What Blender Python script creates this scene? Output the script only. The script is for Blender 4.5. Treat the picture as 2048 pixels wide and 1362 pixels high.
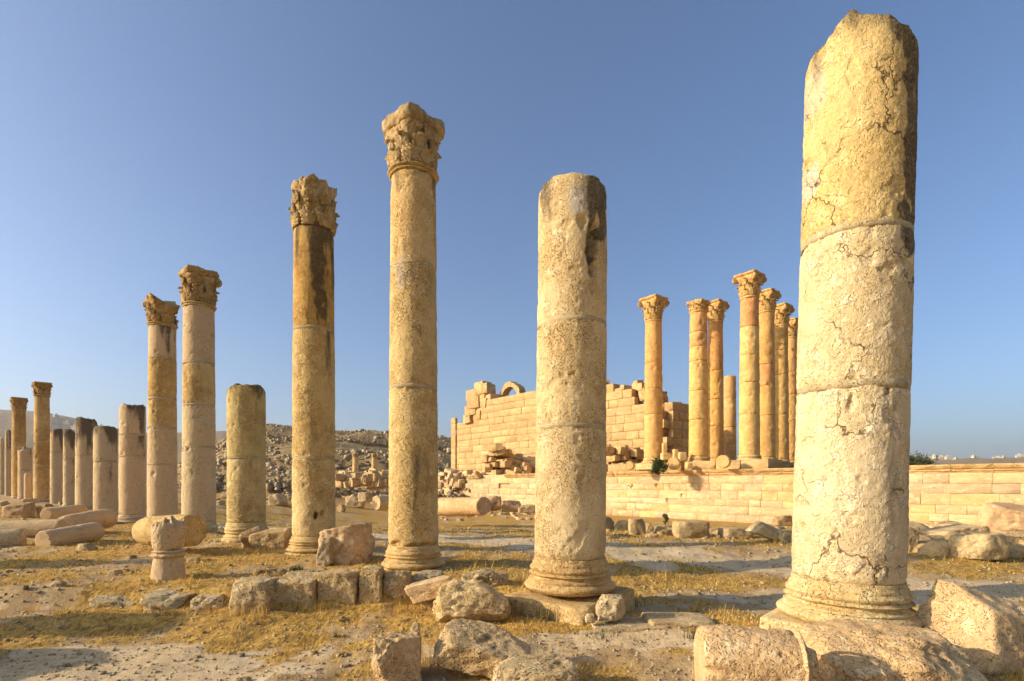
import bpy, math, random
import numpy as np
from mathutils import Vector, Matrix, Euler

for o in list(bpy.data.objects):
    bpy.data.objects.remove(o)
SC = bpy.context.scene
COL = SC.collection
R = math.radians

# ------------------------------------------------------------------ camera
F, CX, HY, EYE = 1080.0, 1024.0, 967.0, 1.5      # focal length and horizon of the 2048 px wide photograph
cam_d = bpy.data.cameras.new('camera'); cam = bpy.data.objects.new('camera', cam_d); COL.objects.link(cam)
cam.location = (0, 0, EYE); cam.rotation_euler = (R(90), 0, 0)
cam_d.sensor_width = 36; cam_d.lens = F / 2048 * 36
cam_d.shift_y = (HY - 681) / 2048
cam_d.clip_start = .05; cam_d.clip_end = 9000
SC.camera = cam

# ------------------------------------------------------------------ sky, sun, exposure
SUN_EL, SUN_BACK = 20.5, 10.0                       # low sun from the left, a little behind the camera
sd = Vector((-math.cos(R(SUN_BACK)) * math.cos(R(SUN_EL)), -math.sin(R(SUN_BACK)) * math.cos(R(SUN_EL)), math.sin(R(SUN_EL))))
wd = bpy.data.worlds.new('World'); SC.world = wd; wd.use_nodes = True
nt = wd.node_tree; nt.nodes.clear()
sky = nt.nodes.new('ShaderNodeTexSky'); sky.sky_type = 'NISHITA'; sky.sun_disc = False
sky.sun_elevation = R(SUN_EL); sky.sun_rotation = math.atan2(sd.x, sd.y)
sky.altitude = 200; sky.air_density = .9; sky.dust_density = 3.6; sky.ozone_density = 3.0
bg = nt.nodes.new('ShaderNodeBackground'); bg.inputs[1].default_value = .15
wo = nt.nodes.new('ShaderNodeOutputWorld')
wb = nt.nodes.new('ShaderNodeMix'); wb.data_type = 'RGBA'; wb.blend_type = 'MULTIPLY'; wb.inputs[0].default_value = 1; wb.inputs[7].default_value = (.95, 1.0, 1.06, 1)   # the photograph's white balance
nt.links.new(sky.outputs[0], wb.inputs[6]); nt.links.new(wb.outputs[2], bg.inputs[0]); nt.links.new(bg.outputs[0], wo.inputs[0])
sl = bpy.data.lights.new('sun', 'SUN'); sl.energy = 5.0; sl.angle = R(.55); sl.color = (1.0, .83, .64)
so = bpy.data.objects.new('sun', sl); COL.objects.link(so)
so.rotation_euler = sd.to_track_quat('Z', 'Y').to_euler(); so.location = (-20, -10, 20)
SC.view_settings.view_transform = 'Standard'; SC.view_settings.look = 'None'
SC.view_settings.exposure = 0.37; SC.view_settings.gamma = 1
SC.view_settings.use_curve_mapping = False
SC.render.engine = 'CYCLES'
SC.cycles.use_denoising = True
SC.cycles.max_bounces = 4; SC.cycles.diffuse_bounces = 3; SC.cycles.adaptive_threshold = .03

# ------------------------------------------------------------------ noise
_rs = np.random.RandomState(7)
_pm = np.tile(_rs.permutation(256), 3).astype(np.int64)
_g = _rs.normal(size=(256, 3)); _g /= np.linalg.norm(_g, axis=1)[:, None]
def perlin(p):
    p = np.asarray(p, float); i = np.floor(p).astype(np.int64); f = p - i; i &= 255
    w = f * f * f * (f * (f * 6 - 15) + 10)
    out = 0
    for a in (0, 1):
        for b in (0, 1):
            for c in (0, 1):
                h = _pm[_pm[_pm[i[:, 0] + a] + i[:, 1] + b] + i[:, 2] + c]
                gr = _g[h]
                d = gr[:, 0] * (f[:, 0] - a) + gr[:, 1] * (f[:, 1] - b) + gr[:, 2] * (f[:, 2] - c)
                out = out + d * (w[:, 0] if a else 1 - w[:, 0]) * (w[:, 1] if b else 1 - w[:, 1]) * (w[:, 2] if c else 1 - w[:, 2])
    return out * 1.5
def fbm(p, oct=4, lac=2.1, gain=.5):
    p = np.asarray(p, float); a = 1.; s = 0; 
    for k in range(oct):
        s = s + a * perlin(p + 17.3 * k); p = p * lac; a *= gain
    return s
def fbm2(p, oct=4, lac=2.1, gain=.5):
    x = np.asarray(p[:, 0], np.float32); y = np.asarray(p[:, 1], np.float32); a = 1.; s = 0
    for k in range(oct):
        xi = np.floor(x); yi = np.floor(y); fx = x - xi; fy = y - yi; xi = xi.astype(np.int32) & 255; yi = yi.astype(np.int32) & 255
        u = fx * fx * fx * (fx * (fx * 6 - 15) + 10); v = fy * fy * fy * (fy * (fy * 6 - 15) + 10); o = 0
        h0 = _pm[xi]; h1 = _pm[xi + 1]
        for (h, ox, wx) in ((h0, 0, 1 - u), (h1, 1, u)):
            for (oy, wy) in ((0, 1 - v), (1, v)):
                g = _pm[h + yi + oy]; o = o + (_gx[g] * (fx - ox) + _gy[g] * (fy - oy)) * wx * wy
        s = s + a * o * 1.35; x = x * lac + 17.3; y = y * lac + 9.1; a *= gain
    return s
_ga = _rs.uniform(0, 6.2832, 256); _gx = np.cos(_ga).astype(np.float32); _gy = np.sin(_ga).astype(np.float32)
def sstep(a, b, x):
    t = np.clip((x - a) / (b - a), 0, 1); return t * t * (3 - 2 * t)

# ------------------------------------------------------------------ terrain height and ground cover
def path_mask(X, Y):
    P = np.stack([X, Y], 1)
    n = fbm2(P * .5, 3) * .8
    c = 8.2 + (6 - X) * .62
    w = .85 + .07 * np.clip(Y - 8, 0, 30)
    d = np.abs(Y - c + n) / w + .35 * fbm2(P * 1.6, 3)
    road = .85 * (1 - sstep(.55, 1.35, d))
    road *= sstep(-14, -4, X + n) * .55 + .45
    n2 = fbm2(P * 2.7, 3) * .22
    def blob(cx, cy, rx, ry):
        q = np.sqrt(((X - cx) / rx) ** 2 + ((Y - cy) / ry) ** 2) + n * .6 + n2 * 1.8
        return 1 - sstep(.72, 1.12, q)
    m = np.maximum(road, blob(-3.1, 4.5, 1.8, .62))
    m = np.maximum(m, blob(1.2, 5.2, 1.2, .34) * .9)
    m = np.maximum(m, blob(-.2, 4.7, .9, .3) * .8)
    m = np.maximum(m, blob(-1.9, 7.6, .8, .35) * .6)
    m = np.maximum(m, blob(4.6, 7.1, 2.0, .7))
    return m
_rx = np.array([-1.6, -1.0, -.95, -.86, -.76, -.66, -.55, -.3, 0, .4, .7, .85, .95, 1.1, 1.6])
_ry = np.array([120, 140, 141, 134, 112, 98, 92, 80, 60, 50, 47, 48, 50, 52, 55.])  # far ridge, px above horizon
def H(X, Y, fine=True):
    X = np.asarray(X, float); Y = np.asarray(Y, float); shp = X.shape
    X = X.ravel(); Y = Y.ravel(); P = np.stack([X, Y], 1)
    D = np.hypot(X, Y)
    wob = fbm2(P * .45 + 3, 2) * .25
    z = .21 * sstep(6.3, 6.62, Y + wob + .12 * X * (X > 0)) * (1 - sstep(.1, 1.1, X) * (1 - sstep(8, 11, Y)))
    z = z + .02 * np.clip(-X - 6, 0, 30) * sstep(8, 14, Y) * (1 - sstep(40, 60, Y))
    z = z - 1.35 * sstep(11, 36, Y) * sstep(-24, -7, X)
    z = z + .12 * sstep(1.4, 2.6, X) * (1 - sstep(5.0, 6.5, Y))
    z = z - .06 * sstep(-1, -4, X) * (1 - sstep(5.2, 6.2, Y))
    # rubble hill beyond the row, left of the temple
    r = X / np.maximum(Y, 1)
    hm = sstep(-.74, -.46, r) * (1 - sstep(-.07, .06, r))
    t = sstep(58, 125, Y)
    steps = .75 * t + .25 * (sstep(62, 66, Y + 6 * wob) + sstep(80, 84, Y + 8 * wob) + sstep(100, 105, Y)) / 3
    hill = 13.2 * steps * (1 - .35 * sstep(135, 260, Y)) * (1 + .10 * fbm2(P * .045, 3)) * np.where(Y > 0, hm, 0)
    hill *= 1 - .14 * sstep(-.33, -.10, r)
    z = z + np.where(Y > 0, hill, 0)
    z = z + np.where(D > 40, fbm2(P * .11, 4) * .6 * sstep(45, 75, D), 0)
    # distant country
    pxh = np.interp(np.where(Y > 0, r, 0), _rx, _ry) / F
    far = (pxh * 1500 / np.sqrt(1 + np.where(Y > 0, r, 0) ** 2) + 12 * fbm2(P * .004, 4)) * sstep(500, 1500, D)
    z = z + far
    if fine:
        near = 1 - sstep(25, 60, D)
        z = z + near * (.05 * fbm2(P * .8, 3) + .018 * fbm2(P * 4.1, 3) * (1 - .6 * path_mask(X, Y)))
    return z.reshape(shp)
def Hs(x, y): return float(H(np.array([x]), np.array([y]))[0])
def at(px, py, Y): return Vector(((px - CX) / F * Y, Y, EYE - (py - HY) / F * Y))
_YS = np.exp(np.linspace(math.log(2.2), math.log(250), 150))
def ground_at(px, py):
    ys = _YS; d = H((px - CX) / F * ys, ys) - (EYE - (py - HY) / F * ys)
    k = np.nonzero(d >= 0)[0]
    if not len(k): return 60.
    k = k[0]
    if k == 0: return float(ys[0])
    t = -d[k - 1] / (d[k] - d[k - 1]); return float(ys[k - 1] + t * (ys[k] - ys[k - 1]))

# ------------------------------------------------------------------ object helpers
def mesh_obj(name, V, Fq, mat, parent=None, smooth=True, attrs=None, link=True):
    me = bpy.data.meshes.new(name)
    V = np.asarray(V, np.float32)
    if isinstance(Fq, np.ndarray):
        k = Fq.shape[1]; n = len(Fq)
        me.vertices.add(len(V)); me.vertices.foreach_set('co', V.ravel())
        me.loops.add(n * k); me.loops.foreach_set('vertex_index', Fq.astype(np.int32).ravel())
        me.polygons.add(n); me.polygons.foreach_set('loop_start', np.arange(0, n * k, k, dtype=np.int32))
        try: me.polygons.foreach_set('loop_total', np.full(n, k, np.int32))
        except Exception: pass
        me.update(calc_edges=True)
    else:
        me.from_pydata(V.tolist(), [], Fq); me.update()
    me.validate()
    if smooth: me.polygons.foreach_set('use_smooth', np.ones(len(me.polygons), bool))
    for an, av in (attrs or {}).items():
        av = np.asarray(av, np.float32)
        if av.ndim == 2:
            a = me.attributes.new(an, 'FLOAT_COLOR', 'POINT')
            c = np.ones((len(V), 4), np.float32); c[:, :av.shape[1]] = av; a.data.foreach_set('color', c.ravel())
        else:
            a = me.attributes.new(an, 'FLOAT', 'POINT'); a.data.foreach_set('value', av)
    if mat: me.materials.append(mat)
    o = bpy.data.objects.new(name, me)
    if link: COL.objects.link(o)
    if parent: o.parent = parent
    return o
def share(name, me, parent=None):
    o = bpy.data.objects.new(name, me); COL.objects.link(o)
    if parent: o.parent = parent
    return o
def empty(name, loc, rz=0):
    o = bpy.data.objects.new(name, None); COL.objects.link(o); o.location = loc; o.rotation_euler = (0, 0, rz)
    o.empty_display_size = .3
    return o
def tag(o, label, cat, group=None):
    o['label'] = label; o['category'] = cat; o['kind'] = 'thing'
    if group: o['group'] = group
    return o
def kind(o, k, label=None, cat=None):
    o['kind'] = k
    if label: o['label'] = label
    if cat: o['category'] = cat
    return o
def gridfaces(nr, nc, wrap=True, base=0):
    i, j = np.meshgrid(np.arange(nr - 1), np.arange(nc if wrap else nc - 1), indexing='ij')
    j2 = (j + 1) % nc
    return np.stack([i * nc + j, i * nc + j2, (i + 1) * nc + j2, (i + 1) * nc + j], -1).reshape(-1, 4) + base

# ------------------------------------------------------------------ materials
class N:
    def __init__(s, name):
        s.m = bpy.data.materials.new(name); s.m.use_nodes = True; s.t = s.m.node_tree; s.t.nodes.clear()
        s.out = s.t.nodes.new('ShaderNodeOutputMaterial'); s.b = s.t.nodes.new('ShaderNodeBsdfPrincipled')
        s.t.links.new(s.b.outputs[0], s.out.inputs[0]); s.b.inputs['Roughness'].default_value = .9
        s.b.inputs['Specular IOR Level'].default_value = .15
    def n(s, typ, **kw):
        nd = s.t.nodes.new('ShaderNode' + typ)
        for k, v in kw.items():
            if k.startswith('i_'): 
                key = k[2:]; nd.inputs[int(key) if key.isdigit() else key.replace('_', ' ')].default_value = v
            else: setattr(nd, k, v)
        return nd
    def l(s, a, b): s.t.links.new(a, b)
    def math(s, op, a, b=0., clamp=False):
        nd = s.n('Math', operation=op); nd.use_clamp = clamp
        for i, v in enumerate((a, b)):
            if hasattr(v, 'is_linked') or hasattr(v, 'links'): s.l(v, nd.inputs[i])
            else: nd.inputs[i].default_value = v
        return nd.outputs[0]
    def ss(s, v, a, b, lo=0., hi=1.):
        nd = s.n('MapRange', interpolation_type='SMOOTHSTEP'); s.l(v, nd.inputs[0])
        for i, x in zip((1, 2, 3, 4), (a, b, lo, hi)): nd.inputs[i].default_value = x
        return nd.outputs[0]
    def mix(s, fac, a, b, mode='MIX'):
        nd = s.n('Mix', data_type='RGBA', blend_type=mode)
        for i, v in ((0, fac), (6, a), (7, b)):
            if hasattr(v, 'links'): s.l(v, nd.inputs[i])
            elif i == 0: nd.inputs[i].default_value = v
            else: nd.inputs[i].default_value = (*v, 1)
        return nd.outputs[2]
    def noise(s, co, scale, detail=5, rough=.6, vec=None):
        nd = s.n('TexNoise'); nd.inputs['Scale'].default_value = scale; nd.inputs['Detail'].default_value = detail
        nd.inputs['Roughness'].default_value = rough; s.l(co, nd.inputs['Vector']); return nd
    def scaled(s, co, v):
        nd = s.n('VectorMath', operation='MULTIPLY'); s.l(co, nd.inputs[0]); nd.inputs[1].default_value = v; return nd.outputs[0]

def stone(name, A, B, C, crack=.6, pits=.7, stain=.35, sc=1., bump=.5, crack_sc=2.6, fine=1., lich=(.055, .045, .03), speck=.6):
    s = N(name); A, B, C = [(c[0], c[1] * .985, c[2] * .80) for c in (A, B, C)]
    tc = s.n('TexCoord'); oi = s.n('ObjectInfo')
    off = s.n('VectorMath', operation='SCALE'); off.inputs[0].default_value = (37., 61., 83.); s.l(oi.outputs['Random'], off.inputs[3])
    ad = s.n('VectorMath', operation='ADD'); s.l(tc.outputs['Object'], ad.inputs[0]); s.l(off.outputs[0], ad.inputs[1])
    co = s.scaled(ad.outputs[0], (sc, sc, sc)) if sc != 1 else ad.outputs[0]
    wp = s.noise(co, 4.5, 3, .7)
    warp = s.n('VectorMath', operation='MULTIPLY_ADD'); s.l(wp.outputs['Color'], warp.inputs[0]); warp.inputs[1].default_value = (.34, .34, .34); s.l(co, warp.inputs[2])
    wc = warp.outputs[0]
    n1 = s.noise(co, 1.4, 5, .68).outputs[0]; n2 = s.noise(co, 6.5, 5, .72).outputs[0]; n3 = s.noise(co, 42, 4, .75).outputs[0]
    n4 = s.noise(s.scaled(co, (1, 1, .38)), 2.6, 6, .72).outputs[0]
    col = s.mix(s.ss(n1, .36, .64), A, B)
    col = s.mix(s.ss(n2, .50, .68), col, C)
    tint = s.mix(1., col, (1, 1, 1), 'MULTIPLY'); s.l(oi.outputs['Color'], tint.node.inputs[7])       # tint of the block or drum itself
    g = s.math('MULTIPLY_ADD', n3, 1.1); g.node.inputs[2].default_value = .45
    g2 = s.math('MULTIPLY_ADD', n2, .7); g2.node.inputs[2].default_value = .65; g = s.math('MULTIPLY', g, g2)
    gm = s.n('CombineColor'); [s.l(g, gm.inputs[i]) for i in range(3)]
    col = s.mix(1., tint, gm.outputs[0], 'MULTIPLY')
    # cracks: a few long ones, and a fine net in places
    v1 = s.n('TexVoronoi', feature='DISTANCE_TO_EDGE'); v1.inputs['Scale'].default_value = crack_sc; s.l(wc, v1.inputs['Vector'])
    ck = s.math('MULTIPLY', s.ss(v1.outputs[0], .0, .018 if crack > .8 else .013, 1, 0), s.ss(n1, .42 if crack > .8 else .47, .56 if crack > .8 else .62))
    if fine:
        v2 = s.n('TexVoronoi', feature='DISTANCE_TO_EDGE'); v2.inputs['Scale'].default_value = crack_sc * 5.5; s.l(wc, v2.inputs['Vector'])
        k2 = s.math('MULTIPLY', s.ss(v2.outputs[0], .0, .06, 1, 0), s.ss(n2, .46, .64)); ck = s.math('MAXIMUM', ck, s.math('MULTIPLY', k2, .6 * fine))
    # worm-eaten pits, small and crowded
    v3 = s.n('TexVoronoi', feature='F1'); v3.inputs['Scale'].default_value = 46; s.l(s.scaled(wc, (1, 1, .7)), v3.inputs['Vector'])
    pmask = s.ss(s.math('ADD', n1, s.math('MULTIPLY', n2, .6)), .62, .88)
    pt = s.math('MULTIPLY', s.ss(v3.outputs[0], .12, .42, 1, 0), pmask)
    sk = s.math('MULTIPLY', s.ss(n3, .54, .64), speck)
    at_ = s.n('Attribute', attribute_name='wear'); sep = s.n('SeparateColor'); s.l(at_.outputs['Color'], sep.inputs[0])
    st0 = s.math('ADD', sep.outputs[0], s.math('MULTIPLY', s.math('SUBTRACT', n4, .5), 1.7))
    st0 = s.math('ADD', st0, s.math('SUBTRACT', 1., oi.outputs['Alpha']))
    st = s.math('MULTIPLY', s.ss(st0, .34, .80), s.ss(n3, .30, .56, .45, 1))
    st = s.math('MAXIMUM', s.math('MULTIPLY', st, .88), s.math('MULTIPLY', s.ss(n4, .54, .74), stain))
    pale = s.math('MULTIPLY', sep.outputs[1], s.ss(n3, .3, .6, .6, 1))
    col = s.mix(pale, col, (.60, .52, .40))
    col = s.mix(s.math('MULTIPLY', sk, .6), col, (.18, .115, .05))
    col = s.mix(st, col, lich)
    col = s.mix(s.math('MULTIPLY', ck, crack), col, (.10, .062, .03))
    col = s.mix(s.math('MULTIPLY', pt, pits), col, (.13, .085, .045))
    s.l(col, s.b.inputs['Base Color'])
    h = s.math('ADD', s.math('MULTIPLY', n3, .55), s.math('MULTIPLY', n2, .75))
    h = s.math('SUBTRACT', h, s.math('MULTIPLY', ck, .5)); h = s.math('SUBTRACT', h, s.math('MULTIPLY', pt, .55))
    bp = s.n('Bump'); bp.inputs['Strength'].default_value = bump; bp.inputs['Distance'].default_value = .03 / sc
    s.l(h, bp.inputs['Height']); s.l(bp.outputs[0], s.b.inputs['Normal'])
    return s.m

M_COL = stone('column limestone', (.68, .545, .34), (.58, .425, .225), (.72, .61, .43), crack=.5, pits=.9, stain=.45, bump=.85, fine=.6)
M_CRK = stone('cracked limestone', (.70, .575, .37), (.63, .49, .28), (.75, .65, .47), crack=.9, pits=.32, stain=.16, crack_sc=1.5, bump=.7)
M_PNK = stone('pink limestone', (.62, .475, .335), (.65, .52, .365), (.54, .40, .27), crack=.45, pits=.85, stain=.30, bump=.7, fine=.3)
M_CAP = stone('carved limestone', (.56, .43, .26), (.42, .30, .16), (.64, .53, .36), crack=.3, pits=.8, stain=.55, sc=2., bump=.8, fine=0)
M_TMP = stone('temple limestone', (.68, .48, .26), (.63, .43, .22), (.72, .56, .35), crack=.5, pits=.5, stain=.14, sc=.5, bump=.5, fine=0, speck=.4)
M_BLK = stone('ashlar limestone', (.66, .52, .335), (.62, .46, .29), (.70, .58, .42), crack=.35, pits=.55, stain=.2, sc=.6, bump=.8, fine=0, speck=.5)
M_ROCK = stone('rough limestone', (.58, .46, .31), (.52, .39, .24), (.64, .55, .42), crack=.18, pits=.9, stain=.42, bump=1., fine=0, crack_sc=1.6)
M_RPNK = stone('rough pink limestone', (.62, .48, .335), (.57, .42, .275), (.70, .59, .45), crack=.2, pits=.42, stain=.34, bump=.9, fine=0, crack_sc=1.6)
M_MORT = stone('old mortar', (.50, .40, .26), (.42, .33, .20), (.54, .45, .32), crack=.2, pits=.8, stain=.4, fine=0)
M_HILL = stone('hill rubble', (.38, .29, .185), (.27, .20, .115), (.48, .385, .26), crack=.2, pits=.3, stain=.5, sc=.4, fine=0)

def ground_mat():
    s = N('dry ground'); tc = s.n('TexCoord'); co = tc.outputs['Object']
    a = s.n('Attribute', attribute_name='cover'); sep = s.n('SeparateColor'); s.l(a.outputs['Color'], sep.inputs[0])
    n1 = s.noise(co, .9, 8, .65).outputs[0]; n2 = s.noise(co, 7, 8, .72).outputs[0]; n3 = s.noise(co, 45, 6, .75).outputs[0]
    st = s.noise(s.scaled(co, (30, 9, 20)), 1., 5, .7).outputs[0]
    dirt = s.mix(s.ss(n1, .35, .65), (.50, .35, .17), (.36, .23, .095)); dirt = s.mix(s.ss(n2, .45, .7), dirt, (.58, .43, .24))
    pale = s.mix(s.ss(n2, .35, .68), (.64, .48, .265), (.48, .345, .175)); pale = s.mix(s.ss(n1, .45, .7), pale, (.70, .56, .36))
    straw = s.mix(s.ss(st, .38, .62), (.30, .165, .035), (.62, .39, .09)); straw = s.mix(s.ss(n2, .52, .72), straw, (.15, .085, .025))
    c = s.mix(s.ss(s.math('ADD', sep.outputs[0], s.math('MULTIPLY', s.math('SUBTRACT', n2, .5), .9)), .3, .62), dirt, straw)
    c = s.mix(s.ss(s.math('ADD', sep.outputs[1], s.math('MULTIPLY', s.math('SUBTRACT', n2, .5), .8)), .35, .65), c, pale)
    # the hill and the far country: scrub and stony soil
    f1 = s.noise(co, .10, 8, .7).outputs[0]; f2 = s.noise(co, .9, 6, .7).outputs[0]
    hill = s.mix(s.ss(f1, .42, .6), (.24, .16, .065), (.36, .245, .10)); hill = s.mix(s.ss(f2, .55, .66), hill, (.13, .095, .045)); hill = s.mix(s.ss(f1, .56, .66), hill, (.12, .095, .05))
    c = s.mix(sep.outputs[2], c, hill)
    v = s.n('TexVoronoi', feature='F1'); v.inputs['Scale'].default_value = 38; s.l(co, v.inputs['Vector'])
    peb = s.math('MULTIPLY', s.ss(v.outputs[0], .16, .30, 1, 0), s.ss(n1, .45, .6))
    c = s.mix(s.math('MULTIPLY', peb, .55), c, (.50, .42, .31))
    s.l(c, s.b.inputs['Base Color'])
    h = s.math('ADD', s.math('MULTIPLY', n2, 1.), s.math('MULTIPLY', n3, .45)); h = s.math('ADD', h, s.math('MULTIPLY', peb, .3))
    h = s.math('ADD', h, s.math('MULTIPLY', st, .4))
    bp = s.n('Bump'); bp.inputs['Strength'].default_value = .8; bp.inputs['Distance'].default_value = .035
    s.l(h, bp.inputs['Height']); s.l(bp.outputs[0], s.b.inputs['Normal']); s.b.inputs['Roughness'].default_value = .95
    return s.m
M_GND = ground_mat()
def leaf_mat(name, a, b, trans=.0):
    s = N(name); oi = s.n('Attribute', attribute_name='tone'); 
    s.l(s.mix(oi.outputs['Fac'], a, b), s.b.inputs['Base Color']); s.b.inputs['Roughness'].default_value = .7
    if trans:
        tr = s.n('BsdfTranslucent'); s.l(s.mix(oi.outputs['Fac'], a, b), tr.inputs[0]); mx = s.n('MixShader'); mx.inputs[0].default_value = trans
        s.l(s.b.outputs[0], mx.inputs[1]); s.l(tr.outputs[0], mx.inputs[2]); s.l(mx.outputs[0], s.out.inputs[0])
    return s.m
M_STRAW = leaf_mat('dry straw', (.42, .235, .04), (.82, .58, .17), .3)
M_GREEN = leaf_mat('green leaves', (.03, .055, .012), (.09, .12, .03), .25)
M_OLIVE = leaf_mat('olive leaves', (.07, .085, .03), (.15, .16, .07), .25)
M_BARK = stone('bark', (.16, .11, .07), (.12, .085, .05), (.2, .15, .1))
M_HOUSE = stone('pale render', (.58, .54, .48), (.52, .48, .42), (.6, .56, .5), crack=0, pits=0, stain=.05)

# ------------------------------------------------------------------ ground sheet
def build_ground():
    fa = np.arctan(np.linspace(-1.12, 1.12, 660)); e = fa[-1]
    ca = np.concatenate([np.linspace(e, 2 * math.pi - e, 70)[1:-1]])
    ang = np.concatenate([fa, ca]); nc = len(ang)
    rr = [.6]
    while rr[-1] < 4200:
        q = rr[-1]; rr.append(q * (1.05 if q < 2.4 else 1.0105 if q < 30 else 1.024 if q < 180 else 1.045))
    rr = np.array(rr); nr = len(rr)
    A, D = np.meshgrid(ang, rr); X = (np.sin(A) * D).ravel(); Y = (np.cos(A) * D).ravel()
    Z = H(X, Y)
    V = np.stack([X, Y, Z], 1); Fq = gridfaces(nr, nc, True)[:, ::-1]
    P = V * [1, 1, 0]
    pm = path_mask(X, Y); dist = np.hypot(X, Y)
    straw = np.clip(.66 + .75 * fbm2(P * .55 + 9, 4) + .35 * fbm2(P * 2.1 + 5, 3) - pm * .9, 0, 1)
    far = sstep(48, 66, np.where(Y > 0, Y, 0) + 4 * fbm2(P * .2, 2))
    C = np.stack([straw, pm * (1 - sstep(40, 55, dist)), far], 1)
    # centre
    V = np.vstack([V, [[0, 0, Hs(0.01, .01)]]]); C = np.vstack([C, [[.5, 0, 0]]])
    g = mesh_obj('ground', V, Fq, M_GND, attrs={'cover': C})
    kind(g, 'structure')
build_ground()

# ------------------------------------------------------------------ column pieces
def wear_generic(seed, ztop, length, amount, side):
    def f(th, z, x, y):
        n = fbm(np.stack([np.cos(th) * 1.3 + seed, np.sin(th) * 1.3, z * .55], 1), 4)
        s = np.exp(-np.clip(ztop - z, 0, 99) / length) * amount * 1.7 + .45 * np.clip(np.cos(th - side), 0, 1) * amount + n * .6 - .25
        return np.stack([np.clip(s, 0, 1), n * 0, n * 0], 1)
    return f
def drum(parent, r0, r1, z0, z1, seg, rows, seed, mat=M_COL, color=(1, 1, 1, 1), rough=.010, chip=.02, ztop=None, dents=(), wear=None,
         name='drum', bevel=.012, zbot=None, toprough=0.):
    t = np.linspace(0, 1, max(rows, 4)); Lh = z1 - z0
    ends = np.array([.004, .012, .026, .05]) / Lh
    t = np.unique(np.concatenate([t, ends, 1 - ends])); t = t[(t >= 0) & (t <= 1)]
    th = np.arange(seg) * 2 * math.pi / seg
    T, TH = np.meshgrid(t, th, indexing='ij'); T = T.ravel(); TH = TH.ravel()
    def top(x, y): return z1 + (ztop(x, y) if ztop else 0 * x)
    def bot(x, y): return z0 + (zbot(x, y) if zbot else 0 * x)
    r = r0 + (r1 - r0) * T
    x = r * np.cos(TH); y = r * np.sin(TH)
    zt = top(x, y); zb = bot(x, y); z = zb + T * (zt - zb)
    P = np.stack([x, y, z], 1) + seed * 7.1
    e = np.minimum(z - zb, zt - z)
    d = rough * .7 * fbm(P * 1.7, 2) + rough * .5 * fbm(P * 14, 3) - rough * .5 * np.abs(fbm(P * 30, 2))
    d -= bevel * np.exp(-e / bevel)
    cn = fbm(P * [5, 5, 1.5], 3)
    d -= chip * np.clip(cn - .12, 0, 1) * 2.2 * np.exp(-e / .06)
    # small lost flakes
    fl = fbm(P * 3.3 + 40, 3); d -= rough * 1.2 * sstep(.46, .56, fl)
    for (dth, dz, sth, sz, dep) in dents:
        a = (TH - dth + math.pi) % (2 * math.pi) - math.pi
        q = np.sqrt((a * r0 / sth) ** 2 + ((z - dz) / sz) ** 2) + .5 * fbm(P * 9, 3)
        d -= dep * (1 - sstep(.45, 1.0, q))
    rn = r + d; x = rn * np.cos(TH); y = rn * np.sin(TH)
    V = [np.stack([x, y, z], 1)]; nr = len(t); Fs = [gridfaces(nr, seg)]
    base = nr * seg; TT = [TH]; 
    # caps: rings inwards
    for which, row0 in (('t', nr - 1), ('b', 0)):
        prev = np.arange(seg) + row0 * seg; rim = V[0][prev]
        for s in (.86, .6, .3, .02):
            q = rim * [s, s, 1]
            if which == 't':
                q[:, 2] = top(q[:, 0], q[:, 1]) + (toprough * fbm(q * 6 + seed, 4) if toprough else 0)
            else: q[:, 2] = bot(q[:, 0], q[:, 1])
            V.append(q); TT.append(th); idx = np.arange(seg) + base; base += seg
            a, b = (prev, idx); j = np.roll(np.arange(seg), -1)
            f = np.stack([a, a[j], b[j], b], 1); Fs.append(f if which == 't' else f[:, ::-1]); prev = idx
    V = np.vstack(V); Fq = np.vstack(Fs); th_all = np.concatenate(TT)
    attrs = None
    if wear: attrs = {'wear': np.clip(wear(th_all, V[:, 2], V[:, 0], V[:, 1]), 0, 1)}
    o = mesh_obj(name, V, Fq, mat, parent, attrs=attrs); o.color = color
    return o
def lathe(name, parent, prof, seg, seed, mat, color, rough=.006, chip=.02, fine=3):
    pr = [prof[0]]
    for a, b in zip(prof[:-1], prof[1:]):
        for k in range(1, fine + 1):
            q = k / fine; pr.append((a[0] + (b[0] - a[0]) * q, a[1] + (b[1] - a[1]) * q))
    pr = np.array(pr); th = np.arange(seg) * 2 * math.pi / seg
    r, TH = np.meshgrid(pr[:, 0], th, indexing='ij'); z = np.repeat(pr[:, 1], seg); r = r.ravel(); TH = TH.ravel()
    P = np.stack([r * np.cos(TH), r * np.sin(TH), z], 1) + seed * 3.3
    d = rough * fbm(P * 9, 3) - chip * sstep(.25, .6, fbm(P * [4, 4, 7], 3)) * (r > .05)
    r = np.maximum(r + d, .001); V = np.stack([r * np.cos(TH), r * np.sin(TH), z + rough * .5 * perlin(P * 7)], 1)
    o = mesh_obj(name, V, gridfaces(len(pr), seg), mat, parent); o.color = color
    return o
def torus_prof(r, z, h, bulge, n=7):
    return [(r + bulge * math.sin(math.pi * k / n), z + h * k / n) for k in range(n + 1)]
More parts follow.
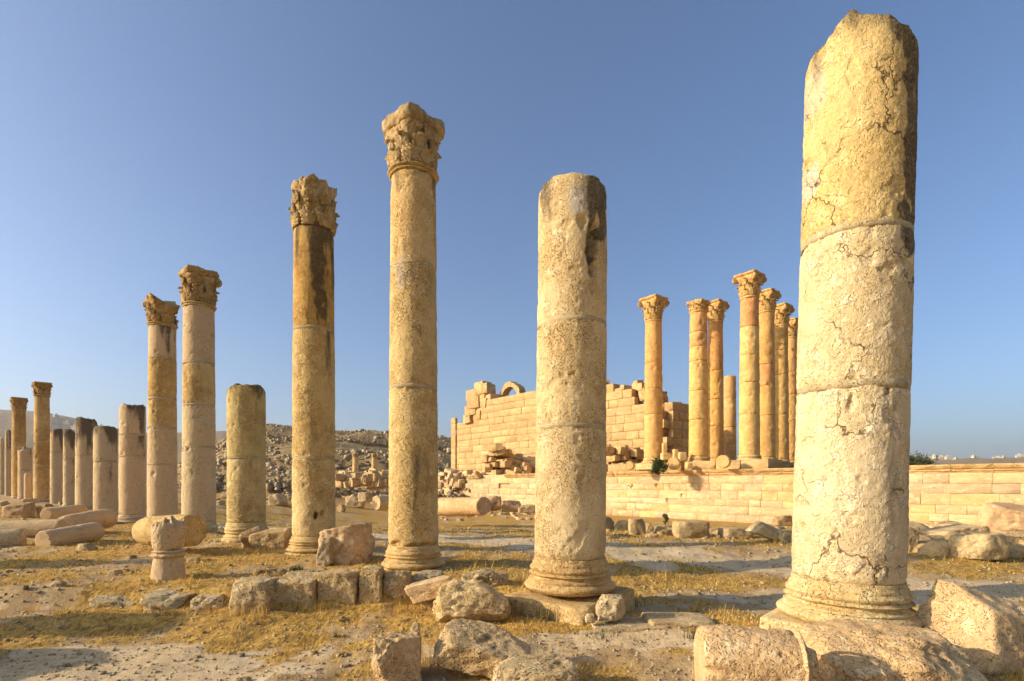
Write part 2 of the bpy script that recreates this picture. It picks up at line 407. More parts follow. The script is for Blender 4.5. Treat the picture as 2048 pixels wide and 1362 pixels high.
def attic_base(parent, rs, z0, h, seg, seed, mat, color, rough=.006, chip=.02):
    # lower roll, scotia, upper roll, flare into the shaft
    p = [(.02, z0)] + torus_prof(rs * 1.13, z0, h * .30, rs * .15)
    p += [(rs * 1.15, z0 + h * .31), (rs * 1.15, z0 + h * .36)]
    p += [(rs * (1.15 - .105 * math.sin(math.pi * k / 8)), z0 + h * (.36 + .16 * k / 8)) for k in range(1, 9)]
    p += [(rs * 1.09, z0 + h * .53), (rs * 1.09, z0 + h * .57)]
    p += torus_prof(rs * 1.05, z0 + h * .58, h * .20, rs * .065)
    p += [(rs * 1.055, z0 + h * .80), (rs * 1.055, z0 + h * .85), (rs * 1.02, z0 + h * .90), (rs * 1.0, z0 + h * 1.0), (.02, z0 + h * 1.0)]
    return lathe('base', parent, p, seg, seed, mat, color, rough, chip, 2)

def cubesphere(n):
    key = n
    if key in cubesphere.c: return cubesphere.c[key]
    u = np.linspace(-1, 1, n + 1); A, B = np.meshgrid(u, u, indexing='ij'); A = A.ravel(); B = B.ravel(); o = np.ones_like(A)
    V = []; Fs = []; f0 = gridfaces(n + 1, n + 1, False)
    for k, (p, flip) in enumerate(((np.stack([o, A, B], 1), 0), (np.stack([-o, A, B], 1), 1), (np.stack([A, o, B], 1), 1),
                                   (np.stack([A, -o, B], 1), 0), (np.stack([A, B, o], 1), 0), (np.stack([A, B, -o], 1), 1))):
        V.append(p); f = f0 + k * len(A); Fs.append(f[:, ::-1] if flip else f)
    V = np.vstack(V); Fs = np.vstack(Fs)
    _, first, inv = np.unique(np.round(V, 5), axis=0, return_index=True, return_inverse=True)
    inv = inv.ravel(); V = V[first]; Fs = inv[Fs]
    cubesphere.c[key] = (V, Fs); return V, Fs
cubesphere.c = {}
def rock_verts(dims, seed, n=14, cuts=8, lo=.62, hi=1.0, rnd=.1, rough=.05, rz=0., tilt=(0, 0), fit=True, freq=1.):
    rs = np.random.RandomState(seed); V, Fq = cubesphere(n); V = V.copy()
    if rnd: V = V * (1 - rnd) + rnd * 1.18 * V / np.linalg.norm(V, axis=1)[:, None]
    for k in range(cuts):
        nn = rs.normal(size=3); nn[2] = abs(nn[2]) * .9 if rs.rand() < .8 else nn[2]; nn /= np.linalg.norm(nn)
        sup = np.abs(nn).sum(); c = (lo + (hi - lo) * rs.rand()) * sup * .86
        q = V @ nn; s = np.where(q > c, c / np.maximum(q, 1e-6), 1.); V = V * s[:, None]
    V = V * (np.array(dims) / 2)
    md = float(np.mean(dims)); nr = V / np.linalg.norm(V, axis=1)[:, None]
    P = V / md * freq + seed * 5.7
    d = md * rough * (.8 * fbm(P * 2.3, 3) + .6 * fbm(P * 7, 3) - .55 * np.abs(fbm(P * 14, 3)))
    d -= md * rough * .9 * sstep(.22, .34, fbm(P * 3.5 + 20, 3))
    V = V + nr * d[:, None]
    Rm = np.array((Euler((tilt[0], tilt[1], rz))).to_matrix()); V = V @ Rm.T
    if fit:
        mn, mx = V.min(0), V.max(0)
        V = (V - (mn + mx) / 2) / ((mx - mn) / 2) * np.array(dims) / 2
        V[:, 2] += dims[2] / 2
    return V, Fq
def place(name, label, cat, x0, y0, x1, y1, depth=None, mat=M_ROCK, color=(1, 1, 1, 1), seed=1, Y=None, group=None, sink=.03, rise=0., **kw):
    """a loose stone that covers about this box in the photograph, standing on the ground"""
    pc = (x0 + x1) / 2
    if Y is None: Y = ground_at(pc, y1) if not rise else 0
    w = (x1 - x0) / F * Y
    dep = depth if depth else w * .7
    Yc = Y + dep * .45
    h = ((y1 - HY) * Y - (y0 - HY) * (Y + dep * .6)) / F + sink
    h = max(h, (y1 - y0) / F * Y * .5)
    w = (x1 - x0) / F * Yc
    V, Fq = rock_verts((w, dep, h), seed, **kw)
    o = mesh_obj(name, V, Fq, mat); o.color = color
    o.location = ((pc - CX) / F * Yc, Yc, EYE - (y1 - HY) / F * Y - sink)
    tag(o, label, cat, group); return o

# ------------------------------------------------------------------ capitals
def tongue(W, L, curl, seed, n=14, m=18, thick=.05, worn=.3):
    """a carved acanthus leaf: stands on z=0, front towards -y, feathered lobes, curls out at its tip"""
    u = np.linspace(-1, 1, n + 1); v = np.linspace(0, 1, m + 1); Vv, U = np.meshgrid(v, u, indexing='ij'); U = U.ravel(); Vv = Vv.ravel(); au = np.abs(U)
    ph = 4.6 * Vv - 1.7 * au; saw = ph - np.floor(ph)
    w = W / 2 * (.62 + .42 * np.sin(np.clip(Vv * 1.1, 0, 1) ** .8 * math.pi * .8)) * (1 - .52 * sstep(.74, 1.0, Vv)) * (1 + .22 * au ** 2 * (saw - .5))
    x = U * w
    gro = np.abs(np.cos(ph * math.pi)) ** .7
    out = .04 * L + curl * L * (.25 * Vv + np.clip((Vv - .55) / .45, 0, 1) ** 2) + W * (.16 * (1 - au ** 2) + .22 * (gro - .5) * sstep(.08, .3, au) + .12 * np.exp(-(au / .12) ** 2)) * (.5 + .5 * Vv)
    z = L * (Vv - .42 * np.clip((Vv - .72) / .28, 0, 1) ** 2 * .55)
    P = np.stack([x, -out, z], 1); e = (.03 + .07 * worn) * W
    P += e * np.stack([fbm(P / W * 4 + seed, 3), fbm(P / W * 4 + seed + 9, 3), fbm(P / W * 4 + seed + 5, 3)], 1)
    B = P.copy(); B[:, 0] *= .8; B[:, 1] = np.minimum(P[:, 1] + .26 * W, thick * W); B[:, 2] -= .10 * W * sstep(.7, 1., Vv)
    f = gridfaces(m + 1, n + 1, False); k = len(P)
    V = np.vstack([P, B])
    loop = list(range(0, n + 1)) + [i * (n + 1) + n for i in range(1, m + 1)] + [m * (n + 1) + j for j in range(n - 1, -1, -1)] + [i * (n + 1) for i in range(m - 1, 0, -1)]
    loop = np.array(loop); nx = np.roll(loop, -1)
    side = np.stack([loop, loop + k, nx + k, nx], 1)
    return V, np.vstack([f, f[:, ::-1] + k, side])
def capital(parent, r, z0, h, seed, lod=1, color=(1, 1, 1, .85), worn=.5, flare=1.1, rz=0., mat=M_CAP, abacus=True, square=6., slab=.16, topcut=0., miss=None, kc=.45, scrolls=True):
    """bell with two tiers of leaves and a small third, corner scrolls, square slab; flare: half-width of the slab over the shaft radius"""
    rs = np.random.RandomState(seed); seg, nz = (150, 70) if lod > 1 else (72, 30)
    def sq(th):
        c = np.abs(np.cos(th - rz)); s_ = np.abs(np.sin(th - rz)); rho = (c ** square + s_ ** square) ** (-1 / square)
        return r * flare * rho * (1 - .07 * np.cos(2 * (th - rz)) ** 8)
    th = np.arange(seg) * 2 * math.pi / seg; t = np.linspace(0, 1, nz)
    T, TH = np.meshgrid(t, th, indexing='ij'); T = T.ravel(); TH = TH.ravel()
    q = sstep(.30, .92, T) ** 1.3
    rad = r * .88 * (1 - q) + sq(TH) * (.90 if abacus else 1.) * q
    P0 = np.stack([np.cos(TH), np.sin(TH), T * h / r], 1)
    rid = 1 - np.abs(fbm(P0 * [3.2, 3.2, 1.8] + seed, 3)) * 2
    rad += r * (.05 + .07 * worn) * fbm(P0 * 2.2 + seed, 3) + r * .055 * rid - r * (.03 + .06 * worn) * np.abs(fbm(P0 * 8 + seed, 3)) - r * .05
    z = z0 + T * h * (1 if not abacus else 1 - slab * .9) + T ** 3 * h * (.03 + .09 * worn) * fbm(P0 * [2.5, 2.5, 0] + seed * 2, 3)
    if topcut: z = z - topcut * h * T ** 2 * np.clip(np.cos(TH - miss), 0, 1)
    V = np.stack([rad * np.cos(TH), rad * np.sin(TH), z], 1); top = V[-seg:]
    rings = [V]; Fs = [gridfaces(nz, seg)]; prev = np.arange(seg) + (nz - 1) * seg; b = len(V)
    for s in (.7, .35, .02):
        c = top * [s, s, 1]; c[:, 2] = top[:, 2].mean() * (1 - s) + top[:, 2] * s + .03 * r * fbm(c * 5 / r + seed, 3); rings.append(c); idx = np.arange(seg) + b; b += seg
        j = np.roll(np.arange(seg), -1); Fs.append(np.stack([prev, prev[j], idx[j], idx], 1)); prev = idx
    bell = mesh_obj('capital', np.vstack(rings), np.vstack(Fs), mat, parent); bell.color = color
    lw = 2 * math.pi * r / 8
    for tier, (L, zb, rad0, curl, ofs, wf) in enumerate(((h * .36, z0, r * .95, .34, 0, .95), (h * .62, z0 + h * .03, r * .90, .34, math.pi / 8, .85), (h * .32, z0 + h * .50, r * (.98 + .35 * (flare - 1)), .42, 0, .62))):
        for var in range(2):
            Vt, Ft = tongue(lw * wf, L, curl * kc * (1 - .45 * worn), seed + var + tier * 5, n=14 if lod > 1 else 10, m=18 if lod > 1 else 12, worn=worn)
            me = None
            for k in range(var, 8, 2):
                aa = rz + ofs + k * math.pi / 4
                if rs.rand() < worn * .22 or (miss is not None and tier and math.cos(aa - miss) > .55): continue
                if me is None:
                    o = mesh_obj('leaf', Vt, Ft, mat, bell); me = o.data
                else: o = share('leaf', me, bell)
                o.location = (rad0 * math.cos(aa), rad0 * math.sin(aa), zb); o.rotation_euler = (0, 0, aa + math.pi / 2 + rs.uniform(-.06, .06))
                s = 1 - .3 * worn * rs.rand(); o.scale = (1, 1, s); o.color = color
    # corner scrolls under the horns of the slab
    me = None
    for k in range(4):
        aa = rz + math.pi / 4 + k * math.pi / 2
        if not scrolls or rs.rand() < worn * .5 or worn > .75 or (miss is not None and math.cos(aa - miss) > .3): continue
        if me is None:
            n = 34; tt = np.linspace(0, 1, n); ph = tt * 3.6 * math.pi; rr_ = h * .13 * (1 - tt * .86)
            sx = -rr_ * np.sin(ph); sz = rr_ * np.cos(ph)
            stalk = np.array([[-h * .42, -h * .42], [-h * .30, -h * .22], [-h * .17, -h * .02], [-h * .07, h * .09]])
            pts = np.vstack([stalk, np.stack([-sx, sz], 1)])
            wd_ = np.concatenate([[h * .05, h * .055, h * .06, h * .06], h * .06 * (1 + .5 * tt)]); th_ = np.full(len(pts), h * .022)
            V = []; dirs = np.gradient(pts, axis=0); dirs /= np.linalg.norm(dirs, axis=1)[:, None] + 1e-9; nrm = np.stack([-dirs[:, 1], dirs[:, 0]], 1)
            for sgn_w, sgn_t in ((-1, -1), (1, -1), (1, 1), (-1, 1)):
                q2 = pts + nrm * (th_ * sgn_t)[:, None]; V.append(np.stack([q2[:, 0], sgn_w * wd_, q2[:, 1]], 1))
            o = mesh_obj('volute', np.stack(V, 1).reshape(-1, 3), gridfaces(len(pts), 4), mat, bell); me = o.data
        else: o = share('volute', me, bell)
        rc = float(sq(np.array([aa]))[0]) * .88; o.location = (rc * math.cos(aa), rc * math.sin(aa), z0 + h * (.97 - slab - .10)); o.rotation_euler = (0, 0, aa); o.color = color
    if abacus:
        segn = 120; th = np.arange(segn) * 2 * math.pi / segn; V = []; rb_ = sq(th)
        for zf, s in ((0, .90), (.06, .97), (.30, .98), (.36, 1.0), (.60, 1.01), (.88, 1.0), (1., .95)):
            p = np.stack([rb_ * s * np.cos(th), rb_ * s * np.sin(th), np.full(segn, z0 + h * (1 - slab + slab * zf))], 1)
            nz_ = np.stack([fbm(p * 3 / r + seed, 4), fbm(p * 3 / r + seed + 7, 4), fbm(p * 2.5 / r + seed + 3, 4) * (1 if zf > .5 else .2)], 1)
            p += (.03 + worn * .13) * r * nz_ + .05 * r * np.abs(fbm(p * 8 / r + seed, 3))[:, None] * [-np.cos(th), -np.sin(th), 0 * th] if False else (.03 + worn * .13) * r * nz_ - (.06 * r * np.abs(fbm(p * 7 / r + seed, 3)))[:, None] * np.stack([np.cos(th), np.sin(th), 0 * th + .4], 1); V.append(p)
        V.append(V[-1] * [.5, .5, 1]); V.append(V[-1] * [.04, .04, 1]); V.insert(0, V[0] * [.5, .5, 1])
        o = mesh_obj('abacus', np.vstack(V), gridfaces(len(V), segn), mat, bell); o.color = color
    return bell

# ------------------------------------------------------------------ standing columns of the near row
_dr = random.Random(9)
ROW_A = math.atan2(-1.95, 2.23)       # heading of the row on the ground
def column(name, label, px, w, Y, ybase, yshaft, joints, ytop, cat='column', pxtop=None, ycap=None, base=True, plinth=0., taper=.92, seed=1, cols=None,
           mats=None, detail=1., stain=.5, group=None, ztop=None, dents=(), wearx=None, toprough=.03, capargs=None, ring=False, basemat=None, plinth_size=1.3,
           chips=.02, stain_len=.6, rough=.009, basecol=(1, 1, 1, 1)):
    """px: axis in the photograph; w: shaft width in px at its foot; y*: heights in px at the axis"""
    ang = math.atan((px - CX) / F); D = w * math.cos(ang) * Y / F; r = D / 2
    z = lambda py: EYE - (py - HY) / F * (Y - r)
    X = (px - CX) / F * Y; zb = z(ybase)
    root = empty(name, (X, Y, zb)); tag(root, label, cat, group)
    if pxtop is not None: root.rotation_euler = (0, math.atan((pxtop - px) / (ybase - ytop)), 0)
    seg = int(np.clip(w * 1.35 * detail, 28, 300)); face = math.atan2(-Y, -X)
    zs = [z(yshaft)] + [z(j) for j in joints] + [z(ycap if ycap else ytop)]
    zs = [q - zb for q in zs]; tot = zs[-1] - zs[0]
    if base: attic_base(root, r * 1.0, 0, zs[0], max(40, seg // 2), seed, basemat or M_COL, basecol)
    if plinth:
        s = D * plinth_size
        V, Fq = rock_verts((s, s, plinth + .25), seed + 3, n=16 if w > 60 else 8, cuts=3, lo=.86, rnd=.02, rough=.012, fit=True)
        o = mesh_obj('plinth', V, Fq, basemat or M_COL, root); o.location = (0, 0, -plinth - .25); o.rotation_euler = (0, 0, ROW_A); o.color = basecol
    if ztop is None and not ycap:
        sx, sy, jg = _dr.uniform(-.18, .18), _dr.uniform(-.12, .12), _dr.uniform(.03, .08)
        ztop = lambda x, y: sx * x + sy * y + jg * fbm(np.stack([x * 4.5 + seed, y * 4.5, x * 0], 1), 4) - .05 * sstep(.75, 1., np.hypot(x, y) / r) - .16 * sstep(.2, .5, fbm(np.stack([x * 2.5 + seed * 3, y * 2.5, x * 0], 1), 2))
    for k in range(len(zs) - 1):
        a, b = zs[k], zs[k + 1]; last = k == len(zs) - 2
        rad = lambda q: r * (1 + (taper - 1) * ((q - zs[0]) / (z(330) - zb if False else max(tot, 7.2 * D * .95))) ** 1.3)
        c = cols[k % len(cols)] if cols else (1, 1, 1, 1)
        m = mats[k % len(mats)] if mats else M_COL
        wz = wear_generic(seed * 1.7 + k, zs[-1], stain_len, stain, face + R(62))
        if wearx:
            wz0 = wz
            def wz(th, zz, x, y, wz0=wz0):
                q = wz0(th, zz, x, y); u = np.sin(((th - face) + math.pi) % (2 * math.pi) - math.pi); front = np.cos(th - face) > 0
                for (ch, u0, yy, su, sy, amt) in wearx:
                    zc = z(yy) - zb; szz = sy / F * Y
                    e = np.sqrt(((u - u0) / su) ** 2 + ((zz - zc) / szz) ** 2) + .45 * fbm(np.stack([np.cos(th) * 3, np.sin(th) * 3, zz * 4], 1), 3)
                    q[:, ch] += np.where(front, amt * (1 - sstep(.6, 1.0, e)), 0)
                return q
        dn = [(face + math.asin(u0), z(yy) - zb, su, sz, dep) for (u0, yy, su, sz, dep) in dents]
        if not dents: dn = [(face + _dr.uniform(-1.3, 1.3), _dr.uniform(a, b), _dr.uniform(.03, .13), _dr.uniform(.03, .12), _dr.uniform(.01, .035)) for _ in range(4)]
        rows = int((b - a) / Y * F / 3.0 * detail)
        drum(root, rad(a), rad(b), a + (.004 if k else 0), b, seg, rows, seed + k * 3.1, m, c, ztop=ztop if (last and not ycap) else None, dents=dn, wear=wz,
             chip=chips * 1.6, bevel=.018, toprough=toprough if last else 0, rough=rough)
        if not last:
            mo = lathe('mortar_joint', root, [(.02, b - .03), (rad(b) * .987, b - .03), (rad(b) * .987, b + .035), (.02, b + .035)], max(24, seg // 3), seed, M_MORT, (1, 1, 1, 1), .004, .004, 2)
    if ring:
        rt = rad(zs[-1]); hh = D * .035
        lathe('astragal', root, [(.02, zs[-1])] + torus_prof(rt * 1.0, zs[-1], hh * 1.5, rt * .07, 5) + torus_prof(rt * 1.02, zs[-1] + hh * 1.5, hh * 2.0, rt * .13, 6) + [(.02, zs[-1] + hh * 3.5)], max(40, seg // 2), seed, M_COL, (.95, .9, .8, 1), .004, .006, 1)
        zs[-1] += hh * 3.4
    if ycap:
        kw = dict(lod=2 if w > 55 else 1, rz=ROW_A); kw.update(capargs or {})
        capital(root, rad(zs[-1]), zs[-1], (z(ytop) - zb) - zs[-1], seed, **kw)
    return root

def top_right(x, y):      # the tall near column is broken away towards the left
    r = .40; u = (x * .85 - y * .53) / r
    q = np.stack([x * 5, y * 5, x * 0], 1)
    return -.10 * u - np.clip(-.28 - u, 0, 2) * .24 - np.clip(u - .8, 0, 1) * .2 + .045 * fbm(q, 4) + .05 * np.exp(-((u + .16) / .1) ** 2)
column('standing_column', 'tallest thickest column at far right, shaft top broken off slantwise, no capital', 1691, 230, 4.6, 1262, 1172, [765, 440], 12,
       pxtop=1722, plinth=.12, taper=.965, seed=5, detail=1.05, stain=.42, stain_len=.5, ztop=top_right, mats=[M_CRK, M_CRK, M_CRK],
       cols=[(1.02, 1.01, 1.10, 1), (1.0, .98, 1.02, 1), (1.0, .90, .70, 1)],
       wearx=[(0, .97, 170, .30, 340, .85), (0, .92, 450, .3, 50, .7), (1, -.85, 310, .2, 45, .8), (0, .5, 1130, .18, 45, .55), (1, -.8, 120, .3, 60, .5), (0, .97, 300, .2, 120, .3)], toprough=.06, chips=.03, basecol=(1.02, .98, .9, 1))
def top_col4(x, y):
    u = np.hypot(x, y) / .42
    return -.06 * np.clip(u - .45, 0, 1) ** 2.5 * 4 + .02 * fbm(np.stack([x * 6, y * 6, x * 0], 1), 3)
column('standing_column', 'pale thick column without capital standing on a square plinth, second from the right', 1139, 143, 6.43, 1192, 1122, [850, 634], 334,
       pxtop=1146, plinth=.30, taper=.93, seed=9, detail=1.1, stain=.38, stain_len=.35, ztop=top_col4, mats=[M_COL, M_COL, M_COL],
       cols=[(1.0, .98, 1.0, 1), (1.02, .98, .95, 1), (1.04, .99, .96, 1)],
       dents=[(.55, 490, .10, .38, .10), (.28, 440, .07, .10, .05)], wearx=[(1, .12, 395, .35, 34, .9), (0, .75, 385, .35, 70, .8), (0, .55, 480, .3, 60, .45), (0, .9, 440, .2, 60, .4)],
       plinth_size=1.34, basecol=(.98, .86, .72, 1))
column('standing_column', 'tall column with complete leafy capital and double neck ring, third from the right', 827, 100, 8.38, 1140, 1094, [770, 520], 212, ycap=332,
       plinth=.16, taper=.90, seed=13, detail=1.2, stain=.28, ring=True, cols=[(1, .92, .76, 1), (.98, .9, .74, 1), (1.02, .88, .70, 1)], mats=[M_COL],
       wearx=[(0, .35, 590, .5, 90, .3), (1, -.5, 540, .3, 40, .5)], dents=[(-.75, 1088, .16, .05, .06), (.5, 1090, .1, .04, .05), (.0, 1092, .1, .05, .05)],
       capargs=dict(worn=.45, flare=1.13, slab=.24, scrolls=False, color=(.95, .9, .84, .78)), basecol=(1, .88, .7, 1))
column('standing_column', 'tall darkly streaked column with square broken capital worn nearly smooth, fourth from right', 628, 88, 10.2, 1106, 1074, [916, 652], 352, ycap=446,
       plinth=.16, taper=.92, seed=17, detail=1.2, stain=.55, stain_len=1.6, mats=[M_COL, M_COL, M_COL], cols=[(1, .93, .8, 1), (.95, .86, .66, 1), (.86, .68, .38, 1)],
       wearx=[(0, .25, 540, .4, 110, .35)], dents=[(.05, 1032, .05, .09, .2), (.4, 1028, .05, .05, .08)], capargs=dict(worn=.9, flare=.98, square=4, abacus=False, color=(1.0, .95, .86, .84)), basecol=(1, .9, .74, 1))
column('column_stub', 'plain half-height column stub with weathered flat top between two taller columns', 493, 79, 12.2, 1088, 1046, [915], 768, cat='column stub',
       plinth=.22, taper=.97, seed=21, detail=1.2, stain=.5, stain_len=.45, cols=[(.93, .9, .76, 1), (.84, .82, .64, 1)], chips=.03, basecol=(.95, .88, .72, 1))
column('standing_column', 'tall pinkish column with dark scrolled capital behind the yellow fallen drum', 398, 70, 14.3, 1082, 1044, [893, 808, 722], 532, ycap=608,
       plinth=.16, taper=.91, seed=25, detail=1.2, stain=.35, ring=True, mats=[M_PNK, M_PNK, M_COL, M_PNK], cols=[(1.02, 1, .94, 1), (1.05, 1, .9, 1), (.98, .86, .66, 1), (1.0, .93, .84, 1)], capargs=dict(worn=.45, flare=1.12, slab=.18, color=(.92, .82, .66, .74)))
column('standing_column', 'tall brownish column with capital broken off along one slanting side, left of the dark-capital column', 325, 62, 16.2, 1072, 1040, [928, 854, 795, 712], 586, ycap=648,
       plinth=.1, taper=.91, seed=29, detail=1.2, stain=.4, ring=True, mats=[M_PNK, M_PNK, M_COL, M_COL], cols=[(1.02, .96, .9, 1), (1, .93, .84, 1), (.98, .86, .66, 1), (.90, .76, .52, 1)], capargs=dict(worn=.65, flare=1.12, abacus=False, color=(.95, .82, .62, .8), topcut=.35, miss=-.35))
column('column_stub', 'pink column stub with three drums and dark chipped rim, right next to tall brownish column', 265, 55, 18.1, 1046, 1030, [912, 868], 808, cat='column stub', taper=.97, seed=33, detail=1.3,
       stain=.6, stain_len=.6, mats=[M_PNK], cols=[(1.05, .98, .92, 1), (1, .9, .83, 1)], basemat=M_PNK)
column('column_stub', 'flat-topped column stub with black streak down its left half', 211, 50, 20.2, 1037, 1024, [922], 852, cat='column stub', taper=.98, seed=37, detail=1.3, stain=.75, stain_len=.9,
       mats=[M_PNK], cols=[(1.02, .97, .9, 1), (.95, .94, .88, 1)], basemat=M_PNK)
FAR = 'farther columns of the row at the left edge'
for (lab, px, w, Y, yb, ys, jo, yt, cap, st, sd_) in (
    ('column stub with blackened rounded top, slightly taller than its left neighbours', 173, 46, 22.2, 1020, 1012, [910], 836, None, .75, 41),
    ('slim grey-topped column stub left of the blackened rounded one', 139, 27, 24.5, 1016, 1008, [918], 859, None, .7, 45),
    ('slim stub with dark upper drum, just right of the tall left-edge capital column', 113, 27, 26.5, 1012, 1006, [904], 858, None, .75, 49),
    ('short thin pink stub in front of tall capital column near left edge', 91, 18, 29.5, 1010, 1004, [960], 914, None, .1, 53),
    ('brown column with spreading leafy capital, the taller of two near the left edge', 84, 35, 27.5, 1006, 998, [930, 884], 763, 792, .35, 57),
    ('broken stub with slashed pale face beside two left-edge capital columns', 50, 30, 30.5, 1002, 994, [940], 894, None, .3, 61),
    ('very short stub with dark joint between the left-edge columns', 56, 17, 27.8, 1006, 1000, [], 947, None, .2, 65),
    ('brown column with small leafy capital, leftmost of two near the left edge', 38, 31, 31.0, 1000, 992, [884], 794, 820, .35, 69),
    ('thin plain far column stub with dark top next to left-edge capital column', 16, 13, 34.0, 996, 990, [898], 859, None, .5, 73),
    ('palest thin far column stub at the very left edge', 4, 10, 36.0, 994, 988, [], 876, None, .1, 77)):
    column('standing_column' if cap else 'column_stub', lab, px, w, Y, yb, ys, jo, yt, cat='column' if cap else 'column stub', ycap=cap, taper=.95 if not cap else .9, seed=sd_, detail=1.6, stain=st, stain_len=1.0,
           ring=bool(cap), mats=[M_PNK if not cap else M_COL], cols=[(1.05, 1.0, .94, 1), (1.0, .93, .85, 1)] if not cap else [(1, .82, .6, 1), (.85, .66, .42, 1)], group=FAR,
           capargs=dict(worn=.3, flare=1.22, slab=.14, color=(.95, .76, .5, .85)), basemat=M_PNK)

# ------------------------------------------------------------------ temple: podium, cella wall, columns
PV = Vector((-.64, .77, 0)).normalized(); PN = Vector((.77, .64, 0)).normalized()    # along the podium (away) and into it
P0 = Vector((15.4, 36.8, 0))
def block_mesh(seed, bev=.05, jit=.03):
    V, Fq = cubesphere(3); V = V.copy(); rs = np.random.RandomState(seed)
    V = np.where(np.abs(np.abs(V) - 1 / 3) < .01, np.sign(V) * (1 - bev * 1.6), V)
    cnt = (np.abs(V) > .99).sum(1); V = V * np.where(cnt >= 3, 1 - bev * .9, np.where(cnt == 2, 1 - bev * .35, 1.))[:, None]
    V = V + rs.normal(size=V.shape) * jit * .5
    o = mesh_obj('block', V * .5, Fq, M_BLK, smooth=False, link=False); me = o.data; bpy.data.objects.remove(o); return me
BL = [block_mesh(k, .012 + .010 * (k % 3), .006 + .006 * (k % 4)) for k in range(14)]
rb = random.Random(4)
PALE = [(1.08, 1.04, 1.08), (1.06, .90, .90), (1.06, .93, .93), (1.10, 1.02, 1.06), (1.06, .96, .90), (1.12, 1.06, .98), (1.12, 1.04, .92), (1.08, .98, .90), (1.12, 1.08, 1.0), (1.10, 1.0, .80), (1.1, 1.02, .95), (1.12, 1.05, .94)]
WARM = [(1.0, .83, .72), (1.02, .86, .74), (.98, .79, .68), (1.06, .92, .80), (1.0, .82, .70), (1.02, .85, .78), (.94, .80, .70)]
WARM = [(a * .93, b * .955, c * .88) for a, b, c in WARM]
def put_block(parent, x, y, z, lx, ly, lz, rz=0., col=None, tilt=0., name='block'):
    o = share(name, rb.choice(BL), parent); o.location = (x, y, z); o.scale = (lx, ly, lz); o.rotation_euler = (rb.uniform(-tilt, tilt), rb.uniform(-tilt, tilt), rz + rb.choice((0, math.pi)))
    c = rb.choice(col or PALE); k = rb.uniform(.90, 1.03); o.color = (c[0] * k, c[1] * k, c[2] * k, 1 - (.25 if rb.random() < .08 else 0)); return o
def wall_core(parent, pts, depth, mat=M_MORT, name='wall_core'):
    """prism: outline pts (s,z) in the wall plane, from y=.05 back to depth"""
    n = len(pts); V = [(s, .06, z) for s, z in pts] + [(s, depth, z) for s, z in pts]
    Fs = [tuple(range(n)), tuple(range(2 * n - 1, n - 1, -1))] + [(i, i + n, (i + 1) % n + n, (i + 1) % n) for i in range(n)]
    return mesh_obj(name, V, [f[::-1] for f in Fs], mat, parent, smooth=False)
# local frame of a wall: x along PV (away, leftwards), y into the wall, z up
def wall_frame(name, p, v):
    e = empty(name, p); a = math.atan2(v.y, v.x)
    e.rotation_euler = (0, 0, a)
    return e
# x axis = PV, y axis = perpendicular left of PV = (-.77,-.64): towards the camera; so "into the wall" is -y
pod = wall_frame('temple_podium', P0, PV); tag(pod, 'long pale ashlar podium wall with moulded cornice below the temple columns', 'podium')
ZB, ZC = -1.75, 2.05
S0, S1 = -17.5, 40.
rows = 7; _w = [1.1, .95, 1.05, .85, 1.1, .95, 1.0]; _e = np.concatenate([[0], np.cumsum(_w)]) / sum(_w) * (ZC - ZB); nblk = 0
wall_core(pod, [(S0, ZB - .6), (S1, ZB - .6), (S1, ZC), (S0, ZC)], 0).data.transform(Matrix.Translation((0, -.15, 0)))
for rw in range(rows):
    s = S0 + rb.uniform(-.9, 0); 
    while s < S1:
        L = rb.choice((.6, .9, 1.2, 1.4, 1.7, 2.2)) * rb.uniform(.85, 1.15); ch = _e[rw + 1] - _e[rw]
        if not (s > 27 and rw >= 6) and not (s > 22 and rw == 5 and rb.random() < .2):
            o = put_block(pod, s + L / 2, -.30 + rb.uniform(-.015, .025), ZB + (_e[rw] + _e[rw + 1]) / 2, L - .012, .75, ch - .010, 0, PALE); nblk += 1
        s += L
# foot course, projecting
s = S0
while s < S1:
    L = rb.uniform(1.2, 2.4); put_block(pod, s + L / 2, .02, ZB - .02, L - .03, .7, .55, 0, PALE); s += L
# cornice: moulded lengths, a few displaced
def cornice_mesh(seed):
    pr = [(-.5, 0), (.10, 0), (.12, .06), (.20, .10), (.22, .20), (.34, .24), (.42, .36), (.44, .46), (-.5, .48)]
    pr = np.array(pr); n = 9; rs = np.random.RandomState(seed); V = []
    for k in range(n):
        q = np.stack([np.full(len(pr), k / (n - 1) - .5), pr[:, 0], pr[:, 1]], 1); q[1:-1, 1] += rs.normal(size=len(pr) - 2) * .012; 
        if rs.rand() < .3: q[5:8, 1] -= .08 * rs.rand()
        V.append(q)
    m = len(pr); Fs = gridfaces(n, m)[:, ::-1].tolist() + [list(range(m)), list(range((n - 1) * m, n * m))[::-1]]
    o = mesh_obj('cornice', np.vstack(V), Fs, M_BLK, smooth=False, link=False); me = o.data; bpy.data.objects.remove(o); return me
CR = [cornice_mesh(k) for k in range(4)]
s = S0
while s < 30:
    L = rb.uniform(1.6, 2.8)
    if not (s > 20 and rb.random() < .35):
        o = share('cornice', rb.choice(CR), pod); o.location = (s + L / 2, rb.uniform(-.02, .03), ZC + .005); o.scale = (L - .02, 1, .92); c = rb.choice(WARM); o.color = (c[0], c[1], c[2], .93)
    s += L
# podium floor behind the cornice
wall_core(pod, [(-3, ZC - .1), (S1 + 6, ZC - .1), (S1 + 6, ZC + .38), (-3, ZC + .38)], -30, M_BLK, 'floor_slab').data.transform(Matrix.Translation((0, -.4, 0)))
def pod_pt(s, d, z): return P0 + PV * s + PN * d + Vector((0, 0, z))
